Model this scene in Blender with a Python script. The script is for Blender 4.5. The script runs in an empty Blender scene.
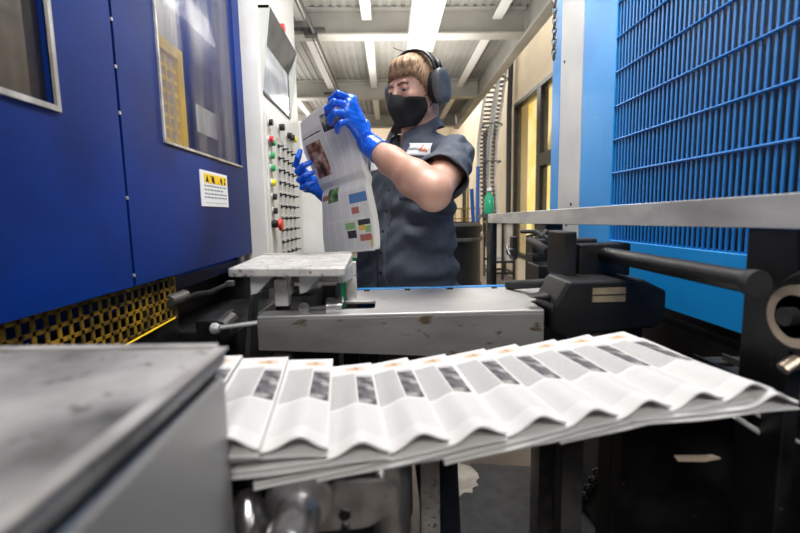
import bpy, math, random
import numpy as np
from mathutils import Vector, Matrix, noise
from mathutils.bvhtree import BVHTree
R = math.radians
random.seed(7)
COL = bpy.context.scene.collection
WORLD = {}          # world position of every origin, by object name

# ------------------------------------------------------------------ materials
def _n(nt, t, **k):
    n = nt.nodes.new(t)
    for a, b in k.items(): setattr(n, a, b)
    return n
def mat(name, col, rough=.5, metal=0., col2=None, scale=8., bump=0., bscale=None, lo=.4, hi=.6,
        stretch=(1, 1, 1), spots=None, spot_scale=60., spot_lo=.62, coat=0., alpha=1., emit=None, estr=0., detail=6.):
    m = bpy.data.materials.new(name); m.use_nodes = True
    nt = m.node_tree; b = nt.nodes['Principled BSDF']; L = nt.links.new
    b.inputs['Base Color'].default_value = (*col, 1)
    b.inputs['Roughness'].default_value = rough
    b.inputs['Metallic'].default_value = metal
    b.inputs['Coat Weight'].default_value = coat
    b.inputs['Alpha'].default_value = alpha
    if emit:
        b.inputs['Emission Color'].default_value = (*emit, 1); b.inputs['Emission Strength'].default_value = estr
    tc = _n(nt, 'ShaderNodeTexCoord'); mp = _n(nt, 'ShaderNodeMapping')
    mp.inputs['Scale'].default_value = stretch
    L(tc.outputs['Object'], mp.inputs['Vector'])
    out = None
    if col2:
        nz = _n(nt, 'ShaderNodeTexNoise'); nz.inputs['Scale'].default_value = scale; nz.inputs['Detail'].default_value = detail
        L(mp.outputs[0], nz.inputs['Vector'])
        cr = _n(nt, 'ShaderNodeValToRGB'); cr.color_ramp.elements[0].position = lo; cr.color_ramp.elements[1].position = hi
        cr.color_ramp.elements[0].color = (*col, 1); cr.color_ramp.elements[1].color = (*col2, 1)
        L(nz.outputs['Fac'], cr.inputs[0]); out = cr.outputs[0]
        L(out, b.inputs['Base Color'])
    if spots:
        n2 = _n(nt, 'ShaderNodeTexNoise'); n2.inputs['Scale'].default_value = spot_scale; n2.inputs['Detail'].default_value = 4
        L(mp.outputs[0], n2.inputs['Vector'])
        c2 = _n(nt, 'ShaderNodeValToRGB'); c2.color_ramp.elements[0].position = spot_lo; c2.color_ramp.elements[1].position = spot_lo + .06
        L(n2.outputs['Fac'], c2.inputs[0])
        mx = _n(nt, 'ShaderNodeMix', data_type='RGBA')
        L(c2.outputs[0], mx.inputs[0]); mx.inputs[7].default_value = (*spots, 1)
        if out: L(out, mx.inputs[6])
        else: mx.inputs[6].default_value = (*col, 1)
        L(mx.outputs[2], b.inputs['Base Color'])
    if bump:
        n3 = _n(nt, 'ShaderNodeTexNoise'); n3.inputs['Scale'].default_value = bscale or scale * 4; n3.inputs['Detail'].default_value = 5
        L(mp.outputs[0], n3.inputs['Vector'])
        bp = _n(nt, 'ShaderNodeBump'); bp.inputs['Strength'].default_value = bump; bp.inputs['Distance'].default_value = .01
        L(n3.outputs['Fac'], bp.inputs['Height']); L(bp.outputs[0], b.inputs['Normal'])
    return m

M = dict(
    navy=mat('navy_paint', (.0004, .013, .100), .42, col2=(.001, .028, .20), scale=2.0, spots=(.05, .10, .24), spot_scale=38, spot_lo=.74, coat=.0, bump=.03, bscale=30),
    azure=mat('azure_paint', (.004, .22, .62), .38, col2=(.006, .27, .70), scale=3, spots=(.25, .40, .55), spot_scale=25, spot_lo=.74, coat=.2),
    azure_dark=mat('azure_shaded', (.003, .16, .50), .4, spots=(.12, .2, .3), spot_scale=90, spot_lo=.68),  # the panels' azure darkened, shade on the bars put into colour
    white=mat('white_paint', (.74, .73, .70), .45, col2=(.66, .65, .61), scale=4, spots=(.35, .30, .22), spot_scale=22, spot_lo=.76),
    strip=mat('grey_strip_paint', (.42, .43, .44), .5, col2=(.50, .50, .50), scale=3),
    steel=mat('brushed_steel', (.50, .50, .50), .36, .75, col2=(.36, .36, .37), scale=9, stretch=(.5, 1, 3), spots=(.25, .22, .18), spot_scale=50, spot_lo=.68, bump=.04, bscale=50),
    steel_top=mat('worn_deck_steel', (.62, .61, .59), .38, .45, col2=(.48, .47, .46), scale=5, spots=(.36, .30, .24), spot_scale=30, spot_lo=.68, bump=.05, bscale=60),
    alu=mat('scuffed_aluminium', (.66, .64, .61), .5, .35, col2=(.42, .41, .39), scale=24, lo=.35, hi=.7, spots=(.18, .17, .16), spot_scale=90, spot_lo=.60, bump=.15, bscale=70),
    side=mat('grey_painted_steel', (.42, .41, .395), .4, .25, col2=(.36, .35, .335), scale=3, stretch=(1, .4, 1), spots=(.26, .20, .14), spot_scale=9, spot_lo=.70),
    apron=mat('worn_apron_steel', (.33, .325, .31), .42, .35, col2=(.22, .215, .21), scale=6, stretch=(.6, 1, 1.6), spots=(.13, .09, .05), spot_scale=26, spot_lo=.62, bump=.05, bscale=60),
    alu_dirty=mat('dirty_aluminium', (.44, .43, .42), .5, .3, col2=(.07, .068, .066), scale=6, lo=.40, hi=.66, spots=(.12, .11, .10), spot_scale=45, spot_lo=.60, bump=.2, bscale=40, detail=9),
    alu_edge=mat('aluminium_edge', (.72, .70, .66), .4, .6, col2=(.45, .43, .40), scale=14),
    rail=mat('rail_steel', (.66, .66, .655), .42, .3, col2=(.38, .38, .38), scale=6, lo=.45, hi=.72, stretch=(1, .6, 2), spots=(.8, .8, .8), spot_scale=30, spot_lo=.68),
    silver=mat('machined_silver', (.66, .66, .68), .20, .9, col2=(.42, .41, .41), scale=26, spots=(.16, .13, .10), spot_scale=70, spot_lo=.70, bump=.1, bscale=50),
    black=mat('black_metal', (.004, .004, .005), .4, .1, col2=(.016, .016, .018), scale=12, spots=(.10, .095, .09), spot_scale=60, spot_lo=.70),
    blackp=mat('black_plastic', (.005, .005, .006), .45, bump=.02, bscale=60),
    rubber=mat('black_rubber', (.010, .010, .011), .75, col2=(.02, .02, .021), scale=20),
    darkgrey=mat('dark_grey_metal', (.055, .055, .058), .45, .4, col2=(.11, .105, .10), scale=14, spots=(.25, .24, .22), spot_scale=50, spot_lo=.70),
    yellow=mat('yellow_guard_paint', (.32, .18, .012), .5, col2=(.10, .06, .008), scale=20, spots=(.03, .03, .03), spot_scale=40, spot_lo=.62),
    yellowb=mat('bright_yellow', (.85, .55, .02), .5),
    cream=mat('cream_wall_paint', (.70, .60, .44), .8, col2=(.62, .53, .40), scale=1.3, bump=.03, bscale=30),
    whitewall=mat('pale_wall_paint', (.72, .70, .64), .8, col2=(.62, .60, .55), scale=1.2),
    concrete=mat('dark_floor', (.045, .040, .037), .6, col2=(.11, .085, .065), scale=3, spots=(.20, .18, .16), spot_scale=9, spot_lo=.68, bump=.2, bscale=20),
    mat_=mat('floor_mat', (.022, .024, .028), .7, col2=(.035, .037, .042), scale=14, bump=.2, bscale=60, spots=(.2, .2, .2), spot_scale=70, spot_lo=.76),
    pale=mat('pale_chipped_concrete', (.42, .39, .35), .8, col2=(.28, .26, .24), scale=9, bump=.3, bscale=40),
    ceil=mat('ceiling_sheet', (.42, .41, .375), .6, col2=(.36, .35, .32), scale=1.5),
    beam=mat('ceiling_beam_paint', (.48, .465, .42), .55, col2=(.40, .385, .35), scale=2),
    purlin=mat('purlin_paint', (.82, .81, .78), .5),
    skin=mat('skin', (.50, .26, .185), .5, col2=(.60, .35, .26), scale=9, spots=(.42, .17, .12), spot_scale=34, spot_lo=.70, bump=.03, bscale=120),
    hair=mat('sandy_hair', (.25, .14, .072), .55, col2=(.42, .27, .155), scale=30, stretch=(1.0, 1.0, .16), bump=.5, bscale=60),
    brow=mat('eyebrow_hair', (.16, .09, .05), .7),
    eyew=mat('shaded_eye_white', (.42, .38, .35), .2), iris=mat('iris', (.03, .025, .02), .15),  # eye white greyed, shadow around the eyes put into its colour
    mask=mat('black_cloth', (.006, .006, .007), .85, bump=.05, bscale=200),
    glove=mat('blue_nitrile', (.006, .10, .72), .32, col2=(.012, .15, .82), scale=30, bump=.15, bscale=60, coat=.2),
    shirt=mat('charcoal_shirt', (.055, .066, .090), .8, col2=(.068, .080, .105), scale=60, bump=.08, bscale=300),
    button=mat('shirt_button', (.012, .014, .02), .4),
    trousers=mat('navy_trousers', (.014, .018, .032), .85, col2=(.02, .024, .04), scale=20),
    boot=mat('boot_leather', (.02, .015, .012), .5),
    cup=mat('earmuff_shell', (.11, .113, .118), .45, col2=(.06, .062, .068), scale=18, spots=(.3, .3, .3), spot_scale=50, spot_lo=.72),
    patch=mat('white_patch', (.80, .80, .80), .8), orange=mat('orange_thread', (.80, .22, .10), .8), greyt=mat('grey_thread', (.28, .28, .30), .8),
    green=mat('green_crate', (.003, .22, .085), .5), greenb=mat('green_bottle', (.03, .35, .18), .2, coat=.5),
    bluep=mat('blue_pole', (.02, .10, .38), .5),
    red=mat('red_plastic', (.60, .02, .02), .35), greenl=mat('green_lens', (.01, .35, .10), .3), yel=mat('yellow_lens', (.85, .70, .02), .35),
    tag=mat('label_tag', (.75, .75, .72), .6), blk=mat('label_black', (.01, .01, .01), .6), yl=mat('label_yellow', (.95, .60, .01), .5),
    paneltag=mat('engraved_plate', (.50, .50, .50), .4, .3),
    tanlab=mat('faded_label', (.30, .24, .15), .6, col2=(.22, .18, .12), scale=30),
    goldring=mat('worn_bright_ring', (.55, .45, .35), .3, .8),
    screen=mat('display_glass', (.62, .66, .72), .12, col2=(.45, .48, .55), scale=6, coat=.6),
    hood=mat('display_hood', (.07, .07, .075), .5, col2=(.11, .11, .115), scale=10),
    hoodside=mat('display_hood_side', (.52, .54, .50), .5),
    tan=mat('tan_paper', (.50, .40, .30), .7),
)
def glass(name, tint, trans, rough=.08, streaks=True):
    m = bpy.data.materials.new(name); m.use_nodes = True; nt = m.node_tree; L = nt.links.new
    b = nt.nodes['Principled BSDF']; rough = max(rough, .22); o = nt.nodes['Material Output']
    b.inputs['Base Color'].default_value = (*tint, 1); b.inputs['Roughness'].default_value = rough; b.inputs['Coat Weight'].default_value = .3
    t = _n(nt, 'ShaderNodeBsdfTransparent'); mx = _n(nt, 'ShaderNodeMixShader')
    L(t.outputs[0], mx.inputs[1]); L(b.outputs[0], mx.inputs[2]); L(mx.outputs[0], o.inputs[0])
    mx.inputs[0].default_value = 1 - trans
    if streaks:
        tc = _n(nt, 'ShaderNodeTexCoord'); mp = _n(nt, 'ShaderNodeMapping'); mp.inputs['Scale'].default_value = (1, 3.2, .55)
        nz = _n(nt, 'ShaderNodeTexNoise'); nz.inputs['Scale'].default_value = 3.2; nz.inputs['Detail'].default_value = 8
        L(tc.outputs['Object'], mp.inputs[0]); L(mp.outputs[0], nz.inputs[0])
        r = _n(nt, 'ShaderNodeMapRange'); r.inputs[1].default_value = .35; r.inputs[2].default_value = .7
        r.inputs[3].default_value = 1 - trans - .25; r.inputs[4].default_value = min(1, 1 - trans + .3)
        L(nz.outputs[0], r.inputs[0]); L(r.outputs[0], mx.inputs[0])
    return m
M['pane'] = glass('grimy_clear_pane', (.16, .15, .18), .74)
M['pane_dark'] = glass('dark_tinted_pane', (.03, .026, .026), .35)
M['winglass'] = glass('window_glass', (.5, .45, .3), .85, streaks=False)

def emit_mat(name, col, s, col2=None):
    m = mat(name, col, .6, emit=col, estr=s)
    if col2:
        nt = m.node_tree; b = nt.nodes['Principled BSDF']; tc = _n(nt, 'ShaderNodeTexCoord'); nz = _n(nt, 'ShaderNodeTexNoise')
        nz.inputs['Scale'].default_value = 1.5; nt.links.new(tc.outputs['Object'], nz.inputs[0])
        cr = _n(nt, 'ShaderNodeValToRGB'); cr.color_ramp.elements[0].position = .4; cr.color_ramp.elements[1].position = .62
        cr.color_ramp.elements[0].color = (*col, 1); cr.color_ramp.elements[1].color = (*col2, 1)
        nt.links.new(nz.outputs[0], cr.inputs[0]); nt.links.new(cr.outputs[0], b.inputs['Emission Color'])
    return m
M['tube'] = emit_mat('lit_diffuser', (1, .98, .95), 9.)
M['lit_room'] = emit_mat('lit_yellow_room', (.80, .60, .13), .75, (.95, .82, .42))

# newspaper inks: fine lines of text drawn from the sheet's own UVs (metres)
def text_mat(name, paper, ink, lines=260., amt=.32):
    m = bpy.data.materials.new(name); m.use_nodes = True; nt = m.node_tree; L = nt.links.new; b = nt.nodes['Principled BSDF']
    b.inputs['Roughness'].default_value = .75
    uv = _n(nt, 'ShaderNodeUVMap'); sp = _n(nt, 'ShaderNodeSeparateXYZ'); L(uv.outputs[0], sp.inputs[0])
    a = _n(nt, 'ShaderNodeMath', operation='MULTIPLY'); L(sp.outputs[1], a.inputs[0]); a.inputs[1].default_value = lines
    f = _n(nt, 'ShaderNodeMath', operation='FRACT'); L(a.outputs[0], f.inputs[0])
    g = _n(nt, 'ShaderNodeMath', operation='GREATER_THAN'); L(f.outputs[0], g.inputs[0]); g.inputs[1].default_value = .42
    mp = _n(nt, 'ShaderNodeMapping'); mp.inputs['Scale'].default_value = (500, lines, 1); L(uv.outputs[0], mp.inputs[0])
    nz = _n(nt, 'ShaderNodeTexNoise'); nz.inputs['Scale'].default_value = 1.; nz.inputs['Detail'].default_value = 2; L(mp.outputs[0], nz.inputs[0])
    h = _n(nt, 'ShaderNodeMath', operation='MULTIPLY'); L(g.outputs[0], h.inputs[0]); L(nz.outputs[0], h.inputs[1])
    k = _n(nt, 'ShaderNodeMath', operation='MULTIPLY'); L(h.outputs[0], k.inputs[0]); k.inputs[1].default_value = amt * 1.6
    mx = _n(nt, 'ShaderNodeMix', data_type='RGBA'); L(k.outputs[0], mx.inputs[0]); mx.inputs[6].default_value = (*paper, 1); mx.inputs[7].default_value = (*ink, 1)
    L(mx.outputs[2], b.inputs['Base Color']); return m
def photo_mat(name, cols, scale=60.):
    m = bpy.data.materials.new(name); m.use_nodes = True; nt = m.node_tree; L = nt.links.new; b = nt.nodes['Principled BSDF']
    b.inputs['Roughness'].default_value = .7
    uv = _n(nt, 'ShaderNodeUVMap'); v = _n(nt, 'ShaderNodeTexNoise'); v.inputs['Scale'].default_value = scale; v.inputs['Detail'].default_value = 3
    L(uv.outputs[0], v.inputs[0]); cr = _n(nt, 'ShaderNodeValToRGB'); e = cr.color_ramp.elements
    e[0].position = .36; e[1].position = .66; e[0].color = (*cols[0], 1); e[1].color = (*cols[-1], 1)
    for i, c in enumerate(cols[1:-1]):
        n = e.new(.36 + .3 * (i + 1) / (len(cols) - 1)); n.color = (*c, 1)
    L(v.outputs[0], cr.inputs[0]); L(cr.outputs[0], b.inputs['Base Color']); return m
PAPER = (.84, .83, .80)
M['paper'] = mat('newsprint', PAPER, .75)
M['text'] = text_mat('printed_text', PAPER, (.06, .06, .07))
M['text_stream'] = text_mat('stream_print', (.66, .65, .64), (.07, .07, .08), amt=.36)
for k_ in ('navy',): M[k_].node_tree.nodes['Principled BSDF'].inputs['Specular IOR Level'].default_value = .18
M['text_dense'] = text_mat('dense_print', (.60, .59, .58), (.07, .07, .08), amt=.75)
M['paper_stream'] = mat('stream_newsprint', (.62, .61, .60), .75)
M['headline'] = text_mat('headline_text', PAPER, (.01, .01, .01), 90., 1.)
M['ph_brown'] = photo_mat('brown_photo', [(.03, .02, .015), (.25, .09, .05), (.45, .28, .2), (.7, .66, .6)], 22)
M['ph_grey'] = photo_mat('grey_photo', [(.02, .02, .025), (.10, .10, .12), (.45, .42, .36), (.7, .6, .4)], 24)
M['ph_green'] = photo_mat('green_photo', [(.02, .03, .02), (.06, .18, .04), (.14, .30, .07), (.5, .4, .5)], 24)
M['ad_blue'] = mat('blue_ad', (.10, .22, .48), .7); M['ad_red'] = mat('red_ad', (.48, .16, .13), .7)
M['ad_green'] = mat('green_ad', (.28, .50, .20), .7); M['ad_dark'] = mat('dark_ad', (.05, .045, .05), .7); M['ad_yel'] = mat('yellow_ad', (.75, .50, .08), .7)
M['ph_dark'] = photo_mat('dark_photo', [(.03, .03, .035), (.06, .06, .07), (.16, .15, .15), (.35, .34, .33)], 45)
M['ph_tan'] = photo_mat('tan_picture', [(.42, .26, .15), (.58, .42, .28), (.62, .5, .38), (.7, .66, .6)], 60)

# ------------------------------------------------------------------ mesh building
class MB:
    def __init__(s): s.v = []; s.f = []; s.m = []; s.uv = {}
    def add(s, vs, fs, m=0):
        o = len(s.v); s.v += [tuple(map(float, v)) for v in vs]
        for f in fs: s.f.append(tuple(i + o for i in f)); s.m.append(m)
        return s
    def box(s, x0, x1, y0, y1, z0, z1, m=0):
        return s.add([(x0, y0, z0), (x1, y0, z0), (x1, y1, z0), (x0, y1, z0), (x0, y0, z1), (x1, y0, z1), (x1, y1, z1), (x0, y1, z1)],
                     [(3, 2, 1, 0), (4, 5, 6, 7), (0, 1, 5, 4), (1, 2, 6, 5), (2, 3, 7, 6), (3, 0, 4, 7)], m)
    def prism(s, poly, axis, lo, hi, m=0):
        n = len(poly)
        def pt(a, b, c): return {'x': (c, a, b), 'y': (a, c, b), 'z': (a, b, c)}[axis]
        vs = [pt(a, b, lo) for a, b in poly] + [pt(a, b, hi) for a, b in poly]
        return s.add(vs, [tuple(range(n))[::-1], tuple(range(n, 2 * n))] + [(i, (i + 1) % n, (i + 1) % n + n, i + n) for i in range(n)], m)
    def cyl(s, p0, p1, r0, r1=None, seg=20, m=0, caps=True):
        return s.tube([p0, p1], [r0, r0 if r1 is None else r1], seg, m, caps)
    def tube(s, pts, rad, seg=10, m=0, caps=True, flat=None):
        pts = [Vector(p) for p in pts]; n = len(pts)
        if not hasattr(rad, '__len__'): rad = [rad] * n
        vs = []; ref = None
        for i, p in enumerate(pts):
            d = (pts[min(i + 1, n - 1)] - pts[max(i - 1, 0)]).normalized()
            if ref is None: ref = d.orthogonal().normalized()
            a = (ref - d * ref.dot(d)).normalized(); b = d.cross(a); ref = a
            for k in range(seg):
                t = 2 * math.pi * k / seg
                vs.append(p + (a * math.cos(t) + b * math.sin(t)) * rad[i])
        fs = [(i * seg + k, i * seg + (k + 1) % seg, (i + 1) * seg + (k + 1) % seg, (i + 1) * seg + k) for i in range(n - 1) for k in range(seg)]
        if caps: fs += [tuple(range(seg))[::-1], tuple(range((n - 1) * seg, n * seg))]
        return s.add(vs, fs, m)
    def lathe(s, prof, origin, axis='z', seg=28, m=0):   # prof: (radius, height)
        n = len(prof); vs = []
        for r, h in prof:
            for k in range(seg):
                t = 2 * math.pi * k / seg; a, b = r * math.cos(t), r * math.sin(t)
                q = {'z': (a, b, h), 'y': (a, h, -b), 'x': (h, a, b)}[axis]
                vs.append(tuple(q[i] + origin[i] for i in range(3)))
        fs = [(i * seg + k, i * seg + (k + 1) % seg, (i + 1) * seg + (k + 1) % seg, (i + 1) * seg + k) for i in range(n - 1) for k in range(seg)]
        fs += [tuple(range(seg))[::-1], tuple(range((n - 1) * seg, n * seg))]
        return s.add(vs, fs, m)
    def build(s, name, mats, parent=None, bevel=0., smooth=False, fix=True, seg=2):
        mats = mats if isinstance(mats, (list, tuple)) else [mats]
        vs = np.array(s.v)
        if parent: org = np.array(WORLD[parent.name])
        else: org = np.array([(vs[:, 0].min() + vs[:, 0].max()) / 2, (vs[:, 1].min() + vs[:, 1].max()) / 2, vs[:, 2].min()])
        me = bpy.data.meshes.new(name); me.from_pydata((vs - org).tolist(), [], s.f)
        for m in mats: me.materials.append(M[m] if isinstance(m, str) else m)
        me.polygons.foreach_set('material_index', s.m)
        if fix:
            import bmesh
            b = bmesh.new(); b.from_mesh(me); bmesh.ops.recalc_face_normals(b, faces=b.faces); b.to_mesh(me); b.free()
        o = bpy.data.objects.new(name, me); COL.objects.link(o)
        if parent: o.parent = parent; WORLD[o.name] = tuple(org)
        else: o.location = org; WORLD[o.name] = tuple(org)
        if bevel:
            bv = o.modifiers.new('bevel', 'BEVEL'); bv.width = bevel; bv.segments = seg; bv.limit_method = 'ANGLE'; bv.angle_limit = R(40)
        if smooth:
            me.polygons.foreach_set('use_smooth', [True] * len(me.polygons))
            if smooth != 'all': me.set_sharp_from_angle(angle=R(42))
        return o
def thing(name, label, cat, loc, group=None):
    o = bpy.data.objects.new(name, None); COL.objects.link(o); o.location = loc; o.empty_display_size = .1
    WORLD[o.name] = tuple(loc); return tag(o, label, cat, group)
def tag(o, label, cat, group=None, kind=None):
    o['label'] = label; o['category'] = cat
    if group: o['group'] = group
    if kind: o['kind'] = kind
    return o
def struct(o): o['kind'] = 'structure'; return o
def lab(o, l): o['label'] = l; return o
def fillet(poly, rs, n=6):      # round polygon corners (rs: index -> radius)
    out = []
    for i, p in enumerate(poly):
        if i not in rs: out.append(p); continue
        p = Vector(p).to_2d(); a = Vector(poly[i - 1]).to_2d(); b = Vector(poly[(i + 1) % len(poly)]).to_2d()
        u = (a - p).normalized(); v = (b - p).normalized(); r = rs[i]
        for k in range(n + 1):
            t = k / n; out.append(tuple((p + u * r) * (1 - t) ** 2 + p * 2 * t * (1 - t) + (p + v * r) * t ** 2))
    return out
# ================================================================== THE SETTING
struct(MB().box(-7, 4.2, -5, 18, -.1, 0).build('floor', 'concrete'))
# right hand wall with two tall windows (plane x = 2.45)
XW = 2.45
w = MB()
wins = [(5.2, 8.55, .45, 3.3), (10.1, 11.3, .45, 3.3), (13.4, 14.4, .45, 3.3)]
ys = [-5]; 
for a, b, c, d in wins: ys += [a, b]
ys.append(18)
for i in range(0, len(ys), 2): w.box(XW, XW + .25, ys[i], ys[i + 1], 0, 6.5)
for a, b, c, d in wins: w.box(XW, XW + .25, a, b, 0, c).box(XW, XW + .25, a, b, d, 6.5)
struct(w.build('wall_right', 'cream'))
w = MB().box(-7, 4.2, 17.5, 17.8, 2.6, 6.5).box(-7, 1.2, 17.5, 17.8, 0, 2.6).box(1.2, 4.2, 17.5, 17.8, 0, .3)
struct(w.build('wall_back', 'cream'))
struct(MB().box(-7.2, -7, -5, 18, 0, 6.5).build('wall_left', 'whitewall'))
struct(MB().box(-7.2, 4.2, -5.2, -5, 0, 6.5).build('wall_front', 'strip'))
for i, (a, b, c, d) in enumerate(wins):
    n = i + 1
    f = MB()
    t = .07
    f.box(XW - .03, XW + .10, a, a + t, c, d).box(XW - .03, XW + .10, b - t, b, c, d).box(XW - .03, XW + .10, a + t, b - t, c, c + t).box(XW - .03, XW + .10, a + t, b - t, d - t, d)
    if i == 0:
        for y in (6.35, 7.15): f.box(XW - .03, XW + .10, y - .09, y + .09, c + t, d - t)
        f.box(XW - .035, XW + .10, a + t, 7.1, 2.0, 2.20)
    fr = struct(f.build('window_%d' % n, 'black', bevel=.004))
    MB().box(XW + .03, XW + .04, a + t, b - t, c + t, d - t).build('pane', 'winglass', fr)
# yellow room behind the windows; its walls glow to look lit
w = MB().box(XW + 1.3, XW + 1.35, 4, 17.4, 0, 4.2)
struct(w.build('wall_beyond_windows', 'lit_room'))
struct(MB().box(XW + .25, XW + 1.3, 17.2, 17.3, 0, 4.2).build('wall_beyond_end', 'lit_room'))
s = MB()
for y in (6.3, 8.6, 10.7, 12.5): s.tube([(XW + .9, y, 3.6), (XW + .9, y + 1.5, .9)], .045, 6)
tag(s.build('stair_rail', 'purlin'), 'white slanting rails seen through the yellow windows', 'railing')
# opening in the back wall looks into the yellow room
struct(MB().box(1.0, 4.1, 17.9, 18.0, .2, 2.8).build('wall_yellow_room', 'lit_room'))

# overhead deck: ceiling sheets, cross beams, purlins, edge beam
c = MB()
ZC = 3.46
for k in range(70):     # shallow ribbed sheet
    x = -5.0 + k * .095
    c.box(x, x + .05, .8, 10.1, ZC, ZC + .04).box(x + .05, x + .095, .8, 10.1, ZC + .012, ZC + .04)
struct(c.build('ceiling', 'ceil'))
for n, y in enumerate((2.6, 5.0, 7.5, 9.9)):
    b = MB().box(-5, 1.52, y - .09, y + .09, 3.18, 3.20).box(-5, 1.52, y - .006, y + .006, 3.2, 3.44).box(-5, 1.52, y - .09, y + .09, 3.44, 3.46)
    struct(b.build('trim_%d' % (n + 1), 'beam', bevel=.003))
n = 5
for x in (-2.25, -1.56, -.87, -.18, .51, 1.2):
    b = MB()
    for a, e in ((.8, 2.51), (2.69, 4.91), (5.09, 7.41), (7.59, 9.81)): b.box(x - .045, x + .045, a, e, 3.30, 3.315).box(x - .04, x + .045, a, e, 3.315, 3.46) if False else b.box(x - .05, x + .05, a, e, 3.32, 3.34).box(x + .03, x + .05, a, e, 3.34, 3.46)
    struct(b.build('trim_%d' % n, 'purlin')); n += 1
b = MB().box(1.50, 1.62, .8, 10.1, 3.16, 3.19).box(1.55, 1.58, .8, 10.1, 3.19, 3.5).box(1.50, 1.62, .8, 10.1, 3.5, 3.52)
struct(b.build('trim_%d' % n, 'beam', bevel=.003))
struct(MB().box(-7, 4.2, -5, 18, 6.5, 6.6).build('ceiling_high', 'whitewall'))

# ceiling light fixture
def light_fixture(x0, x1, y0, y1, z, label, group=None):
    t = thing('ceiling_light', label, 'ceiling light', ((x0 + x1) / 2, (y0 + y1) / 2, z), group)
    MB().box(x0 - .03, x1 + .03, y0 - .02, y1 + .02, z + .03, z + .09).box(x0 - .03, x0, y0 - .02, y1 + .02, z - .01, z + .03).box(x1, x1 + .03, y0 - .02, y1 + .02, z - .01, z + .03).build('housing', 'rail', t)
    MB().box(x0, x1, y0, y1, z, z + .03).build('diffuser', 'tube', t)
    for y in (y0 + .2, y1 - .2):
        MB().cyl(((x0 + x1) / 2, y, z + .09), ((x0 + x1) / 2, y, 3.46), .006).build('hanger', 'darkgrey', t)
    return t
light_fixture(.262, .465, 3.35, 4.75, 2.96, 'long lit fluorescent ceiling light above the man in the earmuffs')
# unseen hall ceiling lamps, with added fill and uplights among them
def lamp(x, y, z, sx, sy, e, rot=(0, 0, 0)):
    l = bpy.data.lights.new('unseen_lamp', 'AREA'); l.shape = 'RECTANGLE'; l.size = sx; l.size_y = sy; l.energy = e; l.color = (1, .97, .93)
    o = bpy.data.objects.new('unseen_lamp', l); o.location = (x, y, z); o.rotation_euler = rot; COL.objects.link(o); return o
lamp(.25, 1.35, 3.1, .5, 1.3, 46)
lamp(.3, -1.6, 2.9, 1.4, .9, 34, (R(48), 0, R(4)))  # added fill light, brightens the man and his newspaper
lamp(.2, 5.0, 2.75, 1.6, 3.0, 34, (math.pi, 0, 0))  # added uplight without a fixture, brightens the ceiling
lamp(-2.2, 8.0, 2.6, 1.6, 3.0, 40, (math.pi, 0, 0))  # second added uplight for the ceiling
lamp(-1.2, 4.2, 3.1, .35, 1.3, 30)
lamp(-1.2, 8.6, 3.0, .35, 1.4, 40)
lamp(.4, 7.0, 2.9, .3, 1.4, 40)
lamp(2.0, 4.5, 5.6, .8, 4, 200)
lamp(2.0, 11, 5.6, .8, 5, 260)
lamp(-1.0, 14, 5.6, 3, 3, 220)

# conduit rail under the ceiling
t = thing('ceiling_conduit', 'thin black conduit rod running along under the ceiling', 'pipe', (-.74, 6, 3.2))
MB().tube([(-.74, .9, 3.12), (-.66, 9.7, 3.12)], .016, 8).tube([(-.79, .9, 3.14), (-.71, 9.7, 3.14)], .009, 8).build('rod', 'black', t)
for y in (4.75, 7.1): MB().box(-.95, -.6, y - .03, y + .03, 3.145, 3.18).box(-.81, -.68, y - .04, y + .04, 3.10, 3.16).build('clamp', 'darkgrey', t)

# ================================================================== LEFT BLUE PRESS UNIT
XL = -.60
def door_frame(y0, y1, z0, z1, wy0, wy1, wz0, wz1, parent, x=XL, th=.04):
    d = MB().box(x - th, x, y0, wy0, z0, z1).box(x - th, x, wy1, y1, z0, z1).box(x - th, x, wy0, wy1, z0, wz0).box(x - th, x, wy0, wy1, wz1, z1)
    return d
press = thing('blue_press_unit', 'tall navy blue press unit with two windowed doors on the left', 'machine', (-1.1, 1.1, 0))
MB().box(-1.7, -.66, .0, .04, 1.0, 2.7).box(-1.7, -1.66, .04, 1.92, 0, 2.7).box(-1.7, -.66, 1.92, 1.95, 1.10, 2.7).box(-1.7, -1.66, .04, .1, 0, 1.1).box(-1.7, -.66, 0, 1.95, 2.7, 2.74).box(-1.66, -.66, .04, 1.92, 1.06, 1.10).box(-.70, -.645, 1.0, 1.06, 1.1, 2.7).build('housing', 'navy', press)
d = door_frame(.0, 1.037, 1.125, 2.66, .30, .843, 1.488, 2.35, press).build('door', 'navy', press)
MB().box(-.618, -.612, .30, .843, 1.488, 2.35).build('window_pane', 'pane_dark', d)
g = MB().box(-.603, -.594, .30, .852, 1.478, 1.488).box(-.603, -.594, .843, .852, 1.488, 2.36)
g.build('window_trim', 'alu_edge', d)
d = door_frame(1.047, 1.945, 1.125, 2.66, 1.24, 1.865, 1.492, 2.35, press).build('door', 'navy', press)
MB().box(-.618, -.612, 1.24, 1.865, 1.492, 2.35).build('window_pane', 'pane', d)
MB().box(-.602, -.595, 1.235, 1.87, 1.485, 1.492).box(-.602, -.595, 1.232, 1.240, 1.485, 2.35).build('window_trim', 'alu_edge', d)
for z in (1.15, 1.33, 1.52, 1.62, 1.72):
    MB().cyl((-.604, 1.042, z), (-.598, 1.042, z), .004, seg=8).build('rivet', 'alu_edge', press)
sg = MB().box(-.600, -.5975, 1.447, 1.685, 1.32, 1.437).build('warning_sign', 'patch', press); sg['label'] = 'yellow and white warning label'
MB().box(-.5975, -.5968, 1.475, 1.675, 1.398, 1.427).build('yellow_band', 'yl', sg)
g = MB()
def tri(y, z, s): MB().add([(-.5964, y - s, z), (-.5964, y + s, z), (-.5964, y, z + 1.8 * s)], [(0, 1, 2)]).build('pictogram', 'blk', sg)
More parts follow.
